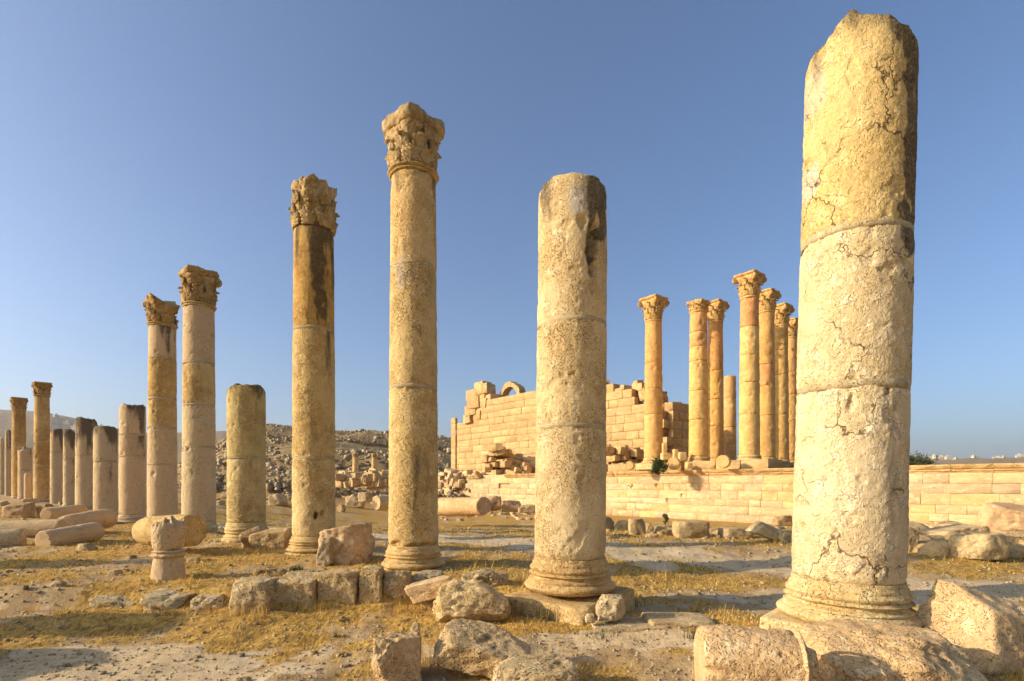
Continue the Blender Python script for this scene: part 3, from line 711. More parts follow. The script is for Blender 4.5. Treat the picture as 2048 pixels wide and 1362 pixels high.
# stylobate blocks that carry the columns
s = -1.9
while s < 13:
    L = rb.uniform(1.8, 3.2)
    put_block(pod, s + L / 2, -1.45, ZC + .37 + .36, L - .06, 2.1, .70, 0, WARM, name='stylobate_block'); s += L + rb.choice((0, 0, .25))
# the rows running back from the front edge
TZ = 3.1
for k in range(1, 4):
    for q in (0, 4.0):
        a = Vector((16.75, 38, 0)) + Vector((2.7, 3.2, 0)) * k + Vector((-2.55, 3.1, 0)) * (q / 4)
        loc = a - P0; put_block(pod, loc.dot(PV), -loc.dot(PN), ZC + .72, 2.6, 3.6, .68, 0, WARM, name='stylobate_block')

def temple_column(label, px, Y, ytop, yast, joints, w, seed, cols, worn=.12, cap=True, flare=1.36, abacus=True):
    X = (px - CX) / F * Y; zz = lambda py: EYE - (py - HY) / F * Y
    root = empty('temple_column' if cap else 'column_stub', (X, Y, TZ)); tag(root, label, 'column' if cap else 'column stub')
    r = w / F * Y / 2 * math.cos(math.atan(X / Y)); bh = r * .62
    attic_base(root, r, 0, bh, 48, seed, M_TMP, (1, 1, .95, 1), .02, .05)
    s = r * 2.75; V, Fq = rock_verts((s, s, .5), seed, n=6, cuts=2, lo=.9, rnd=.02, rough=.01); o = mesh_obj('plinth', V, Fq, M_TMP, root); o.location = (0, 0, -.5); o.rotation_euler = (0, 0, math.atan2(PV.y, PV.x))
    zs = [bh] + [zz(j) - TZ for j in joints] + [zz(yast) - TZ]; tot = zs[-1] - zs[0]
    rad = lambda q: r * (1 - .13 * ((q - zs[0]) / tot) ** 1.4 * (1 if cap else .4))
    for k in range(len(zs) - 1):
        a, b = zs[k], zs[k + 1]; c = cols[k % len(cols)]
        drum(root, rad(a), rad(b), a + .01, b, 56, int((b - a) * 9), seed + k * 2.3, M_TMP, (*c, 1), rough=.026, chip=.10, bevel=.03, dents=[(rb.uniform(-2.6, -.2), rb.uniform(a, b), rb.uniform(.1, .35), rb.uniform(.1, .3), rb.uniform(.03, .09)) for _ in range(3)], wear=wear_generic(seed + k, 99, 1, .12, math.atan2(-Y, -X) + 1.1), toprough=.05 if not cap else 0)
    if cap:
        rt = rad(zs[-1]); lathe('astragal', root, [(.02, zs[-1] - .02)] + torus_prof(rt * .99, zs[-1] - .02, .16, rt * .09, 6) + [(.02, zs[-1] + .14)], 48, seed, M_TMP, (1, .9, .75, 1), .006, .01, 1)
        capital(root, rt, zs[-1] + .13, zz(ytop) - TZ - zs[-1] - .13, seed, lod=1, worn=worn, flare=flare, slab=.12, square=9., kc=.62, rz=math.atan2(PV.y, PV.x), color=(1.15, .95, .66, .97), abacus=abacus)
    return root
TC = [(1.04, .90, .62), (.98, .80, .60), (1.06, .98, .72), (1.02, .92, .70), (.96, .80, .56)]
temple_column('nearest temple column with pink drum and marbled drum below its spread capital', 1499, 38.0, 550, 599, [829, 766, 712, 656], 43, 3, [TC[3], TC[2], TC[3], (1.12, 1.06, .86), (.95, .66, .52), TC[2]])
temple_column('slender temple column directly behind the nearest one, half hidden by it', 1533, 41.1, 584, 627, [832, 773, 730], 37, 4, [TC[4], TC[0], (.95, .7, .55), TC[4]])
temple_column('temple column third back in the right-hand line of temple columns', 1561, 44.6, 612, 654, [830, 750, 702], 35, 6, [TC[0], TC[3], TC[0], TC[4]])
temple_column('rearmost temple column partly hidden behind the tall near column', 1581, 48.3, 641, 678, [842, 790, 745], 33, 8, [TC[1], TC[0], TC[1]])
temple_column('temple column whose low capital has lost its top slab', 1397, 41.1, 604, 627, [840, 783, 724, 695, 666], 40, 7, [TC[0], TC[3], TC[2], TC[0], TC[1], TC[1]], worn=.45, flare=1.1, abacus=False)
temple_column('temple column tight behind the one with low broken capital', 1431, 43.8, 605, 647, [852, 800, 742], 34, 10, [TC[4], TC[0], (1.05, .9, .55), (.95, .72, .52)])
temple_column('leftmost temple column standing alone before the ruined cella wall', 1307, 43.4, 597, 645, [830, 778, 728], 38, 11, [(1.02, .85, .64), (.98, .8, .6), (1, .82, .62), (1.0, .8, .58)])
temple_column('headless temple column stub seen between the temple columns', 1460, 56., 0, 753, [855, 797], 26, 12, [(1.0, .8, .62), (1, .84, .66)], cap=False)

# cella wall: courses of large blocks with a ruined, stepped top
C0 = Vector((13.4, 48.3, 0))
cel = wall_frame('cella_wall', C0, PV); tag(cel, 'ruined temple cella wall of large golden blocks with stepped broken top', 'wall')
ZF = 2.45; cc = .80
def cella_top(s):   # height of the ruin along the wall
    return float(np.interp(s, [-.5, 1., 2.2, 3.5, 5, 6.5, 9, 20, 24.5, 24.6, 27, 28.2, 30, 33.8], [7.3, 8.6, 9.6, 11.2, 10.6, 11.6, 11.9, 12.4, 13.0, 12.0, 12.6, 11.6, 10.4, 10.3]))
ncourse = int((13.5 - ZF) / cc)
LW = 33.8
outl = [(0.1, ZF - .5), (LW - .1, ZF - .5)]
for s in np.linspace(LW - .2, .1, 60): outl.append((s, ZF + cc * max(0, math.floor((min(cella_top(s - .5), cella_top(s + .5)) - ZF) / cc) - 1) - .05))
wall_core(cel, outl, -1.5).data.transform(Matrix.Translation((0, -.2, 0)))
for rw in range(ncourse):
    s = rb.uniform(-.8, 0) if rw % 2 else 0.
    zc = ZF + cc * (rw + .5)
    while s < LW:
        L = min(rb.uniform(1.0, 2.5), LW - s + .02); mid = s + L / 2
        if L > .3 and zc + cc * .35 < cella_top(mid) + rb.uniform(-.7, .35):
            put_block(cel, mid, -.40 + rb.uniform(-.02, .03), zc, L - .035, .85, cc - .028, 0, WARM)
            if zc + cc * 1.6 > cella_top(mid): put_block(cel, mid, -1.25 + rb.uniform(-.1, .1), zc, L - .06, .8, cc - .03, rb.uniform(-.02, .02), WARM)
        s += L
for k in range(26):
    q = rb.choice((rb.uniform(1, 9), rb.uniform(27.2, 31))); put_block(cel, q, -rb.uniform(.4, 1.3), cella_top(q) + rb.uniform(-.5, .25), rb.uniform(.6, 1.3), rb.uniform(.6, 1.), rb.uniform(.45, .75), rb.uniform(-.4, .4), WARM, .14)
# pilaster strip at its far corner
for rw in range(10):
    put_block(cel, LW - .55, .06, ZF + cc * (rw + .5), 1.05, .35, cc - .02, 0, WARM, name='pilaster_block')
# return wall at the near corner
for rw in range(8):
    d = 0.
    while d < 6.2 - rw * .45:
        L = rb.uniform(.9, 1.6); put_block(cel, -.15 + rb.uniform(-.05, .05), -d - L / 2 - .85, ZF + cc * (rw + .5), .9, L - .03, cc - .02, 0, WARM); d += L
for k in range(16):
    put_block(cel, rb.uniform(.0, 1.2), -rb.uniform(.3, 5.5), ZF + cc * rb.uniform(7.2, 9.4) * (1 - k * .012), rb.uniform(.5, 1.1), rb.uniform(.5, 1.), rb.uniform(.4, .7), rb.uniform(-.5, .5), WARM, .15)
# inner arch that still stands above the wall
arch = empty('arch_fragment', C0 + PV * 23.6 + PN * 2.2 + Vector((0, 0, 10.35))); arch.rotation_euler = cel.rotation_euler; tag(arch, 'small stone arch of wedge blocks left standing above the cella wall', 'arch')
NV = 9
for k in range(NV):
    a0, a1 = math.pi * (.02 + .96 * k / NV), math.pi * (.02 + .96 * (k + 1) / NV); ri, ro = 1.55, 2.15 + rb.uniform(-.08, .08); V = []
    for yy in (-.5, .5):
        for (aa, rr_) in ((a0 + .01, ri), (a1 - .01, ri), (a1 - .01, ro), (a0 + .01, ro)): V.append((rr_ * math.cos(aa), yy, rr_ * math.sin(aa) + 1.7))
    o = mesh_obj('voussoir', V, [(0, 1, 2, 3), (7, 6, 5, 4), (0, 4, 5, 1), (1, 5, 6, 2), (2, 6, 7, 3), (3, 7, 4, 0)], M_BLK, arch, smooth=False); c = rb.choice(WARM); o.color = (*c, 1)
for k in (-1, 1):
    for j in range(3): put_block(arch, k * 1.9, 0, 1.42 - j * .62, .9, 1.05, .6, 0, WARM, name='jamb_block')
# loose blocks piled at the cella's broken far corner
for k, (px, py, sz) in enumerate(((948, 822, 1.4), (962, 830, 1.2), (955, 806, 1.6), (968, 795, 1.3), (952, 792, 1.5), (975, 808, 1.3), (972, 780, 1.4), (966, 775, 1.3), (942, 838, 1.2), (985, 800, 1.3))):
    p = at(px, py, 71.5 - (px - 940) * .06); o = share('fallen_block', rb.choice(BL), None); o.location = p; o.scale = (sz * 1.3, sz * 1.2, sz * .95); o.rotation_euler = (rb.uniform(-.1, .1), rb.uniform(-.1, .1), math.atan2(PV.y, PV.x) + rb.uniform(-.3, .3))
    c = rb.choice(WARM); o.color = (*c, 1); tag(o, 'loose golden block heaped on the broken far corner of the cella wall', 'block', 'blocks heaped on the cella corner')

# rubble wall steps on the podium, in front of the cella
def heap(name, label, cat, px0, px1, ytops, ybot, Y, depth, bs, cols, group=None, n=60):
    """a heap of rough blocks (parts) under a ragged outline"""
    root = empty(name, at((px0 + px1) / 2, ybot, Y)); tag(root, label, cat, group); Xs = np.linspace(px0, px1, len(ytops))
    for k in range(n):
        px = rb.uniform(px0, px1); yt = np.interp(px, Xs, ytops); py = ybot - (ybot - yt) * rb.random() ** .8
        d = rb.uniform(0, depth) * (1 - (py - yt) / max(ybot - yt, 1) * .8); p = at(px, py, Y + d) - root.location
        s = bs * rb.uniform(.6, 1.25); put_block(root, p.x, p.y, p.z, s * rb.uniform(.9, 1.6), s, s * .72, rb.uniform(-.5, .5) + math.atan2(PV.y, PV.x), cols, .22)
    return root
heap('rubble_heap', 'stepped heap of broken blocks on the podium before the cella wall', 'rubble heap', 972, 1066, [905, 892, 900, 915, 925, 935], 962, 60.5, 5, .85, WARM, n=95)
heap('rubble_heap', 'rubble heap on the podium left of the lone temple column', 'rubble heap', 1208, 1290, [892, 905, 885, 900, 910], 945, 46.5, 3, .8, WARM, n=60)
heap('rubble_heap', 'low broken courses at the far left end of the podium', 'rubble heap', 876, 972, [940, 945, 938, 945, 950], 972, 62.0, 3, .85, PALE, n=60)
# things standing on the podium
def disc(label, px, py, d, Y, seed):
    r = d / 2 / F * Y; root = empty('column_drum', at(px, py, Y)); tag(root, label, 'column drum')
    o = drum(root, r, r, 0, .45, 40, 8, seed, M_TMP, (1.06, 1.0, .84, 1), rough=.02, chip=.03, bevel=.03, name='drum_body')
    e = math.atan2(Y, (px - CX) / F * Y) - .22; root.rotation_euler = (0, R(90), e)
    lathe('end_rim', root, [(r * .78, -.01), (r * .80, -.02), (r * .84, -.02), (r * .86, -.01)], 40, seed, M_TMP, (1.0, .95, .8, 1), .003, 0, 1)
disc('round drum on edge on the podium ledge beside the green bush', 1347, 927, 25, 36.9 + 2.2, 31)
disc('larger round drum on edge on the podium ledge between two temple columns', 1446, 923, 27, 36.3, 32)
disc('small weathered round drum on the podium ledge left of the green bush', 1259, 931, 18, 41.2, 33)
for (lab, x0, y0, x1, y1, Y, sd_) in (('upright pale block standing left of the low-capital temple column', 1324, 886, 1334, 908, 42.4, 3), ('square block lying behind the green bush on the podium', 1322, 906, 1346, 920, 41.8, 4),
                                      ('narrow block leaning on the podium between two drums', 1346, 898, 1357, 918, 41.2, 5), ('rounded pale block on the podium beside the low-capital column base', 1357, 904, 1373, 922, 40.4, 6),
                                      ('small block on the podium right behind its cornice near the cella', 1372, 925, 1386, 936, 38.3, 7)):
    place('stone_block', lab, 'stone block', x0, y0, x1, y1, mat=M_TMP, seed=sd_, Y=Y, n=6, cuts=3, lo=.8, rnd=.05, rough=.03, color=(1.08, 1.0, .85, 1))

# ------------------------------------------------------------------ foreground and midground stones
G_ = dict(mat=M_ROCK)
# kerb of squared blocks in front of the row
for (lab, x0, y0, x1, y1, sd_, c) in (
    ('rounded leftmost block of the stone kerb before the columns', 470, 1163, 556, 1222, 11, (1, .95, .85, 1)),
    ('squared kerb block between the rounded one and the tallest kerb block', 561, 1156, 642, 1210, 12, (1.05, .98, .86, 1)),
    ('tallest cleanly squared kerb block in front of the tall columns', 644, 1147, 722, 1204, 13, (1.06, .97, .82, 1)),
    ('narrow kerb block just right of the tallest squared one', 724, 1142, 770, 1202, 14, (1, .94, .8, 1)),
    ('small rounded kerb block at the right end of the kerb', 770, 1150, 822, 1198, 15, (1, .95, .82, 1))):
    place('kerb_block', lab, 'kerb block', x0, y0 - 10, x1, y1, depth=.42, seed=sd_, color=c, n=22, cuts=4, lo=.82, rnd=.10 if sd_ not in (11, 15) else .3, rough=.03, group=None, sink=.08)
place('kerb_block', 'low half-buried kerb block behind the small rounded kerb end', 'kerb block', 815, 1142, 885, 1180, depth=.5, seed=16, n=18, cuts=4, rnd=.15, rough=.04, Y=6.75, sink=.1)
place('kerb_block', 'long weathered stone sunk in the bank left of the kerb', 'kerb block', 300, 1177, 398, 1216, depth=.5, seed=17, n=18, cuts=5, rnd=.35, rough=.06, sink=.08)
place('kerb_block', 'flat grass-fringed stone at the left start of the kerb', 'kerb block', 392, 1184, 470, 1220, depth=.45, seed=18, n=18, cuts=5, rnd=.35, rough=.06, sink=.08)
place('kerb_block', 'low grey stone at the bank edge far left of the kerb', 'kerb block', 196, 1182, 300, 1212, depth=.5, seed=19, n=16, cuts=5, rnd=.35, rough=.06, sink=.1)
place('slab', 'long leaning stone slab with pale edge between kerb and boulder', 'slab', 812, 1148, 920, 1204, depth=.35, seed=20, n=20, cuts=3, lo=.85, rnd=.03, rough=.025, tilt=(0, -.35), mat=M_RPNK, color=(1.1, 1., .88, 1), Y=6.2)
place('boulder', 'big pale pitted boulder left of the second column plinth', 'boulder', 866, 1152, 1022, 1250, depth=.6, seed=23, n=30, cuts=10, lo=.55, rnd=.25, rough=.05, color=(1.22, 1.14, .98, 1))
place('boulder', 'jagged grey rock behind the big pale boulder', 'boulder', 922, 1136, 1018, 1180, depth=.5, seed=24, n=20, cuts=10, lo=.55, rnd=.2, rough=.06, Y=6.75, color=(.98, .95, .88, 1))
place('broken_block', 'broken upright block with pink face, lower centre left', 'broken block', 743, 1262, 848, 1380, depth=.34, seed=35, n=30, cuts=5, lo=.74, rnd=.05, rough=.045, Y=4.05, mat=M_RPNK, color=(.92, .82, .70, .93), rz=.35)
place('broken_block', 'large angular broken block tilted on its corner, lower centre', 'broken block', 868, 1240, 1062, 1368, depth=.62, seed=37, n=34, cuts=11, lo=.52, rnd=.05, rough=.04, Y=4.12, color=(1.05, .96, .84, 1), tilt=(.15, .3))
place('boulder', 'rounded grey-topped boulder at the bottom edge, centre', 'boulder', 983, 1310, 1160, 1420, depth=.5, seed=39, n=30, cuts=8, lo=.66, rnd=.3, rough=.04, Y=3.75, color=(1.0, .95, .86, 1))
place('boulder', 'round-faced stone leaning on the right side of the column plinth', 'boulder', 1190, 1187, 1250, 1242, depth=.3, seed=40, n=18, cuts=8, lo=.6, rnd=.35, rough=.06, Y=5.55)
place('stone', 'fist-sized round stone at the foot of the column plinth', 'stone', 1170, 1226, 1190, 1242, seed=41, n=8, cuts=5, rnd=.4, rough=.05, Y=5.5)
place('boulder', 'rough pink boulder standing between the third and fourth columns from the right', 'boulder', 640, 1044, 746, 1146, depth=.85, seed=43, n=30, cuts=9, lo=.62, rnd=.45, rough=.05, mat=M_RPNK, color=(.98, .90, .82, 1), Y=8.6)
place('slab', 'pale slab leaning on the left side of the rough pink boulder', 'slab', 638, 1072, 668, 1128, depth=.35, seed=44, n=14, cuts=6, rnd=.15, rough=.04, Y=8.5)
place('boulder', 'grey slab leaning against the stub plinth', 'boulder', 480, 1050, 540, 1102, depth=.45, seed=45, n=18, cuts=8, lo=.6, rnd=.12, rough=.04, Y=10.8, color=(.95, .86, .72, 1), tilt=(0, -.5))
place('broken_block', 'pale broken block between column stub and fourth column', 'broken block', 509, 1054, 584, 1104, depth=.55, seed=46, n=20, cuts=6, lo=.7, rnd=.12, rough=.035, Y=10.5, color=(1.1, 1.0, .86, 1))
place('broken_block', 'brown half-sunk rock behind the kerb near the green weed', 'broken block', 516, 1133, 572, 1164, depth=.35, seed=47, n=14, cuts=8, rnd=.15, rough=.06, color=(.9, .78, .6, .9), Y=7.3)
# near right
place('broken_block', 'massive weathered drum fragment lying before the tallest column, bottom right', 'broken block', 1622, 1252, 1918, 1450, depth=.8, seed=51, n=40, cuts=8, lo=.66, rnd=.22, rough=.03, Y=3.35, mat=M_RPNK, color=(1.12, 1.0, .84, 1))
place('slab', 'huge tilted pink slab at the right edge beside the tallest column', 'slab', 1778, 1148, 2260, 1470, depth=1.1, seed=58, n=46, cuts=5, lo=.72, rnd=.0, rough=.022, Y=3.85, mat=M_RPNK, color=(1.1, .98, .84, 1), rz=.45, tilt=(.1, .35))
# upright baluster-like stub
bal = empty('pedestal_stub', at(337, 1172, 7.45)); tag(bal, 'short pink waisted pedestal stub standing on the grass before the yellow drum', 'pedestal')
q = 7.45 / F
lathe('foot', bal, [(.02, -.08), (34 * q, -.08), (33 * q, 2 * q), (30 * q, 25 * q), (27 * q, 48 * q), (25.5 * q, 58 * q), (.02, 58 * q)], 90, 3, M_PNK, (1.02, .95, .88, 1), .006, .008, 4)
lathe('collar', bal, [(.02, 58 * q)] + torus_prof(26 * q, 58 * q, 10 * q, 6 * q) + torus_prof(26 * q, 68 * q, 5 * q, 3 * q, 4) + [(.02, 73 * q)], 90, 4, M_PNK, (1.02, .95, .88, 1), .005, .012, 1)
o = drum(bal, 27 * q, 31 * q, 72 * q, 128 * q, 110, 30, 8.2, M_PNK, (1.02, .95, .88, 1), rough=.010, chip=.05, bevel=.03, name='upper_stump', toprough=.06,
         ztop=lambda x, y: .10 * fbm(np.stack([x * 9 + 3, y * 9, x * 0], 1), 4) - .05 * (x / .2) ** 2)
# fallen shafts
def fallen(label, px0, py0, px1, py1, dpx, Y0, Y1, seed, mat=M_PNK, color=(1, 1, 1, 1), ring=None, taper=1., rough=.01, name='fallen_column', jag=0., zoff=0.):
    """axis from (px0,py0) at depth Y0 to (px1,py1) at depth Y1; dpx: thickness in px at Y0"""
    a, b = at(px0, py0, Y0), at(px1, py1, Y1); r = dpx / 2 / F * Y0; d = b - a; L = d.length
    root = empty(name, a); root.rotation_euler = d.to_track_quat('Z', 'Y').to_euler(); tag(root, label, 'fallen column')
    zt = (lambda x, y: jag * fbm(np.stack([x * 4 / r * .3, y * 4 / r * .3, x * 0 + seed], 1), 3)) if jag else None
    drum(root, r, r * taper, 0, L, int(np.clip(dpx * 1.6, 40, 220)), int(np.clip(L / Y0 * F / 3, 10, 120)), seed, mat, color, rough=rough, chip=.04, bevel=.02, name='shaft', ztop=zt, zbot=zt, toprough=.02)
    if ring: lathe('end_ring', root, torus_prof(r * 1.0, L * ring, r * .16, r * .10, 6), 90, seed, mat, color, .006, .015, 1)
    return root
fallen('pink fallen shaft with ringed end lying at the bottom right', 1398, 1318, 1612, 1336, 138, 3.45, 3.35, 61, M_RPNK, (1.08, .96, .82, 1), ring=.86, rough=.012, taper=1.02)
fallen('yellow fallen drum lying behind the waisted pedestal stub', 292, 1062, 386, 1060, 58, 10.4, 9.75, 62, M_COL, (1.02, .91, .70, 1), taper=1.06)
fallen('pink fallen shaft with cut end in the left foreground', 86, 1082, 196, 1062, 42, 10.7, 11.9, 63, M_PNK, (1.02, .95, .86, 1))
fallen('fallen shaft end cut off by the left edge of the picture', -60, 1086, 48, 1078, 46, 10.6, 11.0, 64, M_PNK, (.98, .92, .84, 1))
fallen('long fallen shaft lying behind two shorter ones at the left edge', -80, 1062, 128, 1056, 38, 12.0, 12.3, 65, M_PNK, (.98, .91, .82, 1))
fallen('fallen shaft half sunk behind the left-edge shafts, sloping up', 132, 1052, 216, 1036, 44, 12.6, 14.2, 66, M_PNK, (1.08, .95, .82, 1))
fallen('curved shaft fragment lying farther back among the left rubble', 92, 1030, 165, 1020, 26, 16.5, 18.0, 67, M_PNK, (1.05, .95, .82, 1))
fallen('long fallen shaft below the left end of the podium', 880, 1013, 946, 1014, 36, 33.0, 31.0, 68, M_BLK, (1.08, .95, .84, 1))
fallen('fallen drum with dark end beside the long shaft under the podium', 905, 1012, 968, 1012, 34, 30.5, 28.0, 69, M_BLK, (1.02, .86, .76, 1))
fallen('fallen drum standing out right of the rubble behind the third column', 752, 1006, 790, 1004, 30, 30.0, 31.0, 70, M_BLK, (1.1, .98, .84, 1))
# separate blocks left and middle distance
for (nm, lab, x0, y0, x1, y1, sd_, c, kw) in (
    ('broken_block', 'angular pink block among the fallen shafts near the left edge', 12, 1004, 60, 1036, 71, (1.08, .92, .8, 1), {}),
    ('broken_block', 'upright broken piece right behind the angular pink block at left', 60, 1010, 84, 1034, 72, (1, .88, .76, 1), {}),
    ('boulder', 'rounded pale stone between the left stubs', 136, 1000, 152, 1016, 73, (1.1, 1, .9, 1), {}),
    ('stone', 'grey rounded stone in the grass by the fallen shafts', 156, 1086, 190, 1102, 74, (.95, .92, .86, 1), {}),
    ('stone', 'flat grey stone lying on open grass at left', 104, 1160, 131, 1174, 75, (.85, .82, .78, 1), {}),
    ('stone', 'pale stone to the right of the pedestal stub', 376, 1114, 400, 1128, 76, (1, .96, .9, 1), {}),
    ('stone', 'grey stone on the grass left of the pedestal stub', 218, 1138, 242, 1152, 77, (.9, .87, .8, 1), {}),
    ('stone', 'small dark stone at the bottom edge left of centre', 474, 1352, 500, 1366, 78, (.75, .7, .66, 1), {}),
    ('stone_block', 'large squared pitted block on the path edge before the podium', 1349, 1041, 1413, 1077, 80, (1.0, .92, .78, 1), dict(cuts=3, lo=.86, rnd=.03, rough=.03)),
    ('stone_block', 'dark flat block right of the large squared pitted block', 1442, 1054, 1500, 1076, 81, (.9, .82, .72, .9), dict(cuts=3, lo=.85, rnd=.05, rough=.03)),
    ('broken_block', 'pale gabled block with slanting top before the podium', 1498, 1042, 1564, 1084, 82, (1.1, 1.02, .9, 1), dict(cuts=6, lo=.5, rnd=.05, rough=.03, tilt=(0, .6))),
    ('broken_block', 'dark notched stone just left of the tallest column', 1548, 1030, 1584, 1052, 83, (.8, .7, .58, .8), {}),
    ('broken_block', 'small block half hidden behind the tallest column', 1556, 1060, 1590, 1086, 84, (.95, .85, .72, 1), {}),
    ('broken_block', 'round-topped rubble block right of second column from right', 1256, 1036, 1292, 1068, 85, (1.02, .92, .76, 1), dict(rnd=.3)),
    ('broken_block', 'dark rubble block touching the second column from right', 1198, 1033, 1228, 1062, 86, (.85, .74, .62, .85), {}),
    ('broken_block', 'notched rubble block between two dark rubble blocks', 1228, 1040, 1256, 1062, 87, (1.08, 1.0, .86, 1), {}),
    ('broken_block', 'low grey rubble block left of the green sprig', 1290, 1046, 1308, 1066, 88, (.85, .78, .68, .9), {}),
    ('broken_block', 'low brown rubble block below the green sprig', 1308, 1050, 1332, 1068, 89, (.98, .85, .66, 1), {}),
    ('boulder', 'large pale boulder at the right edge before the podium', 1960, 1004, 2110, 1088, 90, (1.15, .98, .84, 1), dict(n=24, rnd=.12, mat=M_RPNK, depth=1.2, rz=-.6, tilt=(.2, .25))),
    ('boulder', 'rounded white boulder in the rubble right of the tallest column', 1912, 1064, 2002, 1122, 91, (1.12, 1.04, .9, 1), dict(n=22, rnd=.4)),
    ('boulder', 'golden boulder cut by the right edge of the picture', 2000, 1072, 2080, 1118, 92, (1.1, .96, .76, 1), dict(n=20, rnd=.35)),
    ('broken_block', 'pale block touching the right side of the tallest column', 1796, 1052, 1832, 1104, 93, (1.1, 1.0, .86, 1), dict(n=16)),
    ('slab', 'flat grey slab lying in the rubble right of the tallest column', 1826, 1070, 1912, 1092, 94, (.95, .88, .78, 1), dict(n=16, cuts=3, lo=.85)),
    ('slab', 'tilted pale slab leaning on the rubble heap at right', 1858, 1048, 1955, 1084, 95, (1.1, 1.02, .94, 1), dict(n=16, cuts=4, lo=.75, tilt=(0, -.25))),
    ('broken_block', 'dark hollow-sided rock in the right rubble', 1910, 1060, 1950, 1082, 96, (.75, .6, .46, .8), {}),
    ('broken_block', 'rounded block on top of the right rubble near the podium foot', 1850, 1046, 1890, 1066, 97, (1.12, 1.0, .86, 1), {}),
    ('boulder', 'bulky knobbly boulder at the end of the fallen drum below the podium', 968, 990, 1004, 1022, 98, (1.05, .88, .74, 1), dict(rnd=.35, Y=29.)),
    ('slab', 'layered flat rocks below the podium beside the knobbly boulder', 1002, 1000, 1042, 1024, 99, (.98, .82, .7, 1), dict(Y=28.5)),
    ('slab', 'pale flat slab below the podium next to the second column', 1036, 1008, 1072, 1026, 100, (1.1, .98, .86, 1), dict(Y=28.)),
    ('broken_block', 'angular white block in the rubble between the stub and fourth column', 540, 986, 574, 1012, 101, (1.15, 1.08, .98, 1), {}),
    ('broken_block', 'small cubic block behind the fourth column, right side', 674, 1008, 692, 1024, 102, (.98, .88, .74, 1), {}),
    ('broken_block', 'white cubic block in the rubble line behind the third column', 692, 988, 728, 1016, 103, (1.12, 1.04, .92, 1), {}),
    ('broken_block', 'peaked grey block atop the rubble line behind the third column', 716, 984, 744, 1004, 104, (.98, .9, .8, 1), dict(Y=33.)),
    ('flat_paving_stone', 'broad flat paving slab set in the dirt right of the second column plinth', 1180, 1238, 1330, 1262, 105, (1.0, .98, .95, 1), dict(n=18, cuts=3, lo=.8, rnd=.1, rough=.02)),
    ('flat_paving_stone', 'pale flat paving slab left of the ringed fallen shaft', 1290, 1230, 1420, 1252, 106, (1.06, 1.02, .98, 1), dict(n=18, cuts=3, lo=.8, rnd=.1, rough=.02)),
    ('stone', 'tan cobble in front of the big pale boulder', 842, 1200, 870, 1222, 107, (1.0, .92, .78, 1), {}),
    ('stone', 'thin upright shard behind the broken upright pink block', 822, 1242, 842, 1274, 108, (1.1, 1.02, .9, 1), dict(Y=4.5))):
    k2 = dict(n=12, cuts=8, lo=.6, rnd=.12, rough=.045); k2.update(kw)
    place(nm, lab, nm.replace('_', ' ').replace('flat paving stone', 'paving slab'), x0, y0, x1, y1, seed=sd_, color=c, **k2)

# loose stones that look alike, many of them
RK = []
for k in range(10):
    V, Fq = rock_verts((1, .85, .6), 300 + k, n=5, cuts=8, lo=.58, rnd=.2, rough=.05); o = mesh_obj('stone', V, Fq, M_ROCK, link=False); RK.append(o.data); bpy.data.objects.remove(o)
rr = random.Random(12)
def loose(label, cat, group, n, x0, x1, y0, y1, s0, s1, name='stone', cols=((1, .94, .84), (.9, .84, .74), (1.08, 1.0, .9)), sink=.12):
    for k in range(n):
        px, py = rr.uniform(x0, x1), rr.uniform(y0, y1); Y = ground_at(px, py); X = (px - CX) / F * Y; s = rr.uniform(s0, s1) * rr.choice((.6, .8, 1, 1)) / F * Y
        o = share(name, rr.choice(RK)); z = Hs(X, Y); o.location = (X, Y, z - s * sink); o.scale = (s * rr.uniform(.8, 1.3), s * rr.uniform(.8, 1.2), s * rr.uniform(.7, 1.1)); o.rotation_euler = (0, 0, rr.uniform(0, 6.3))
        c = rr.choice(cols); o.color = (*c, 1); tag(o, label, cat, group)
loose('small stone lying loose in the dry grass of the left foreground', 'stone', 'small stones in the left foreground', 60, 0, 860, 1110, 1350, 6, 15)
loose('small stone lying on the pale path right of centre', 'stone', 'small stones on the path', 30, 1060, 1560, 1090, 1300, 5, 11)
loose('rubble block in the long heap between path and hillside', 'rubble block', 'rubble between path and hillside', 46, 430, 780, 988, 1014, 10, 30, 'rubble_block', ((1.1, 1.02, .9), (.95, .85, .72), (1.05, .95, .8)))
loose('rubble block strewn along the foot of the podium', 'rubble block', 'rubble along the podium foot', 62, 1200, 1590, 1056, 1078, 8, 26, 'rubble_block', ((1.05, .95, .8), (.9, .8, .68), (1.1, 1.0, .88)))
loose('rubble block strewn near the fallen shafts below the podium end', 'rubble block', 'rubble near the fallen shafts below the podium', 34, 880, 1072, 1020, 1042, 8, 24, 'rubble_block', ((1.05, .95, .8), (.9, .8, .68), (1.1, 1.0, .88)))
loose('rubble block heaped before the podium right of the tallest column', 'rubble block', 'rubble at the right before the podium', 70, 1806, 2070, 1068, 1110, 24, 72, 'rubble_block', ((1.1, 1.0, .86), (.98, .86, .74), (1.12, 1.04, .94)))
loose('rubble block lying among the feet of the far left columns', 'rubble block', 'rubble at the feet of the far left columns', 26, 0, 240, 1002, 1040, 8, 22, 'rubble_block', ((1.05, .95, .82), (.95, .82, .7)))

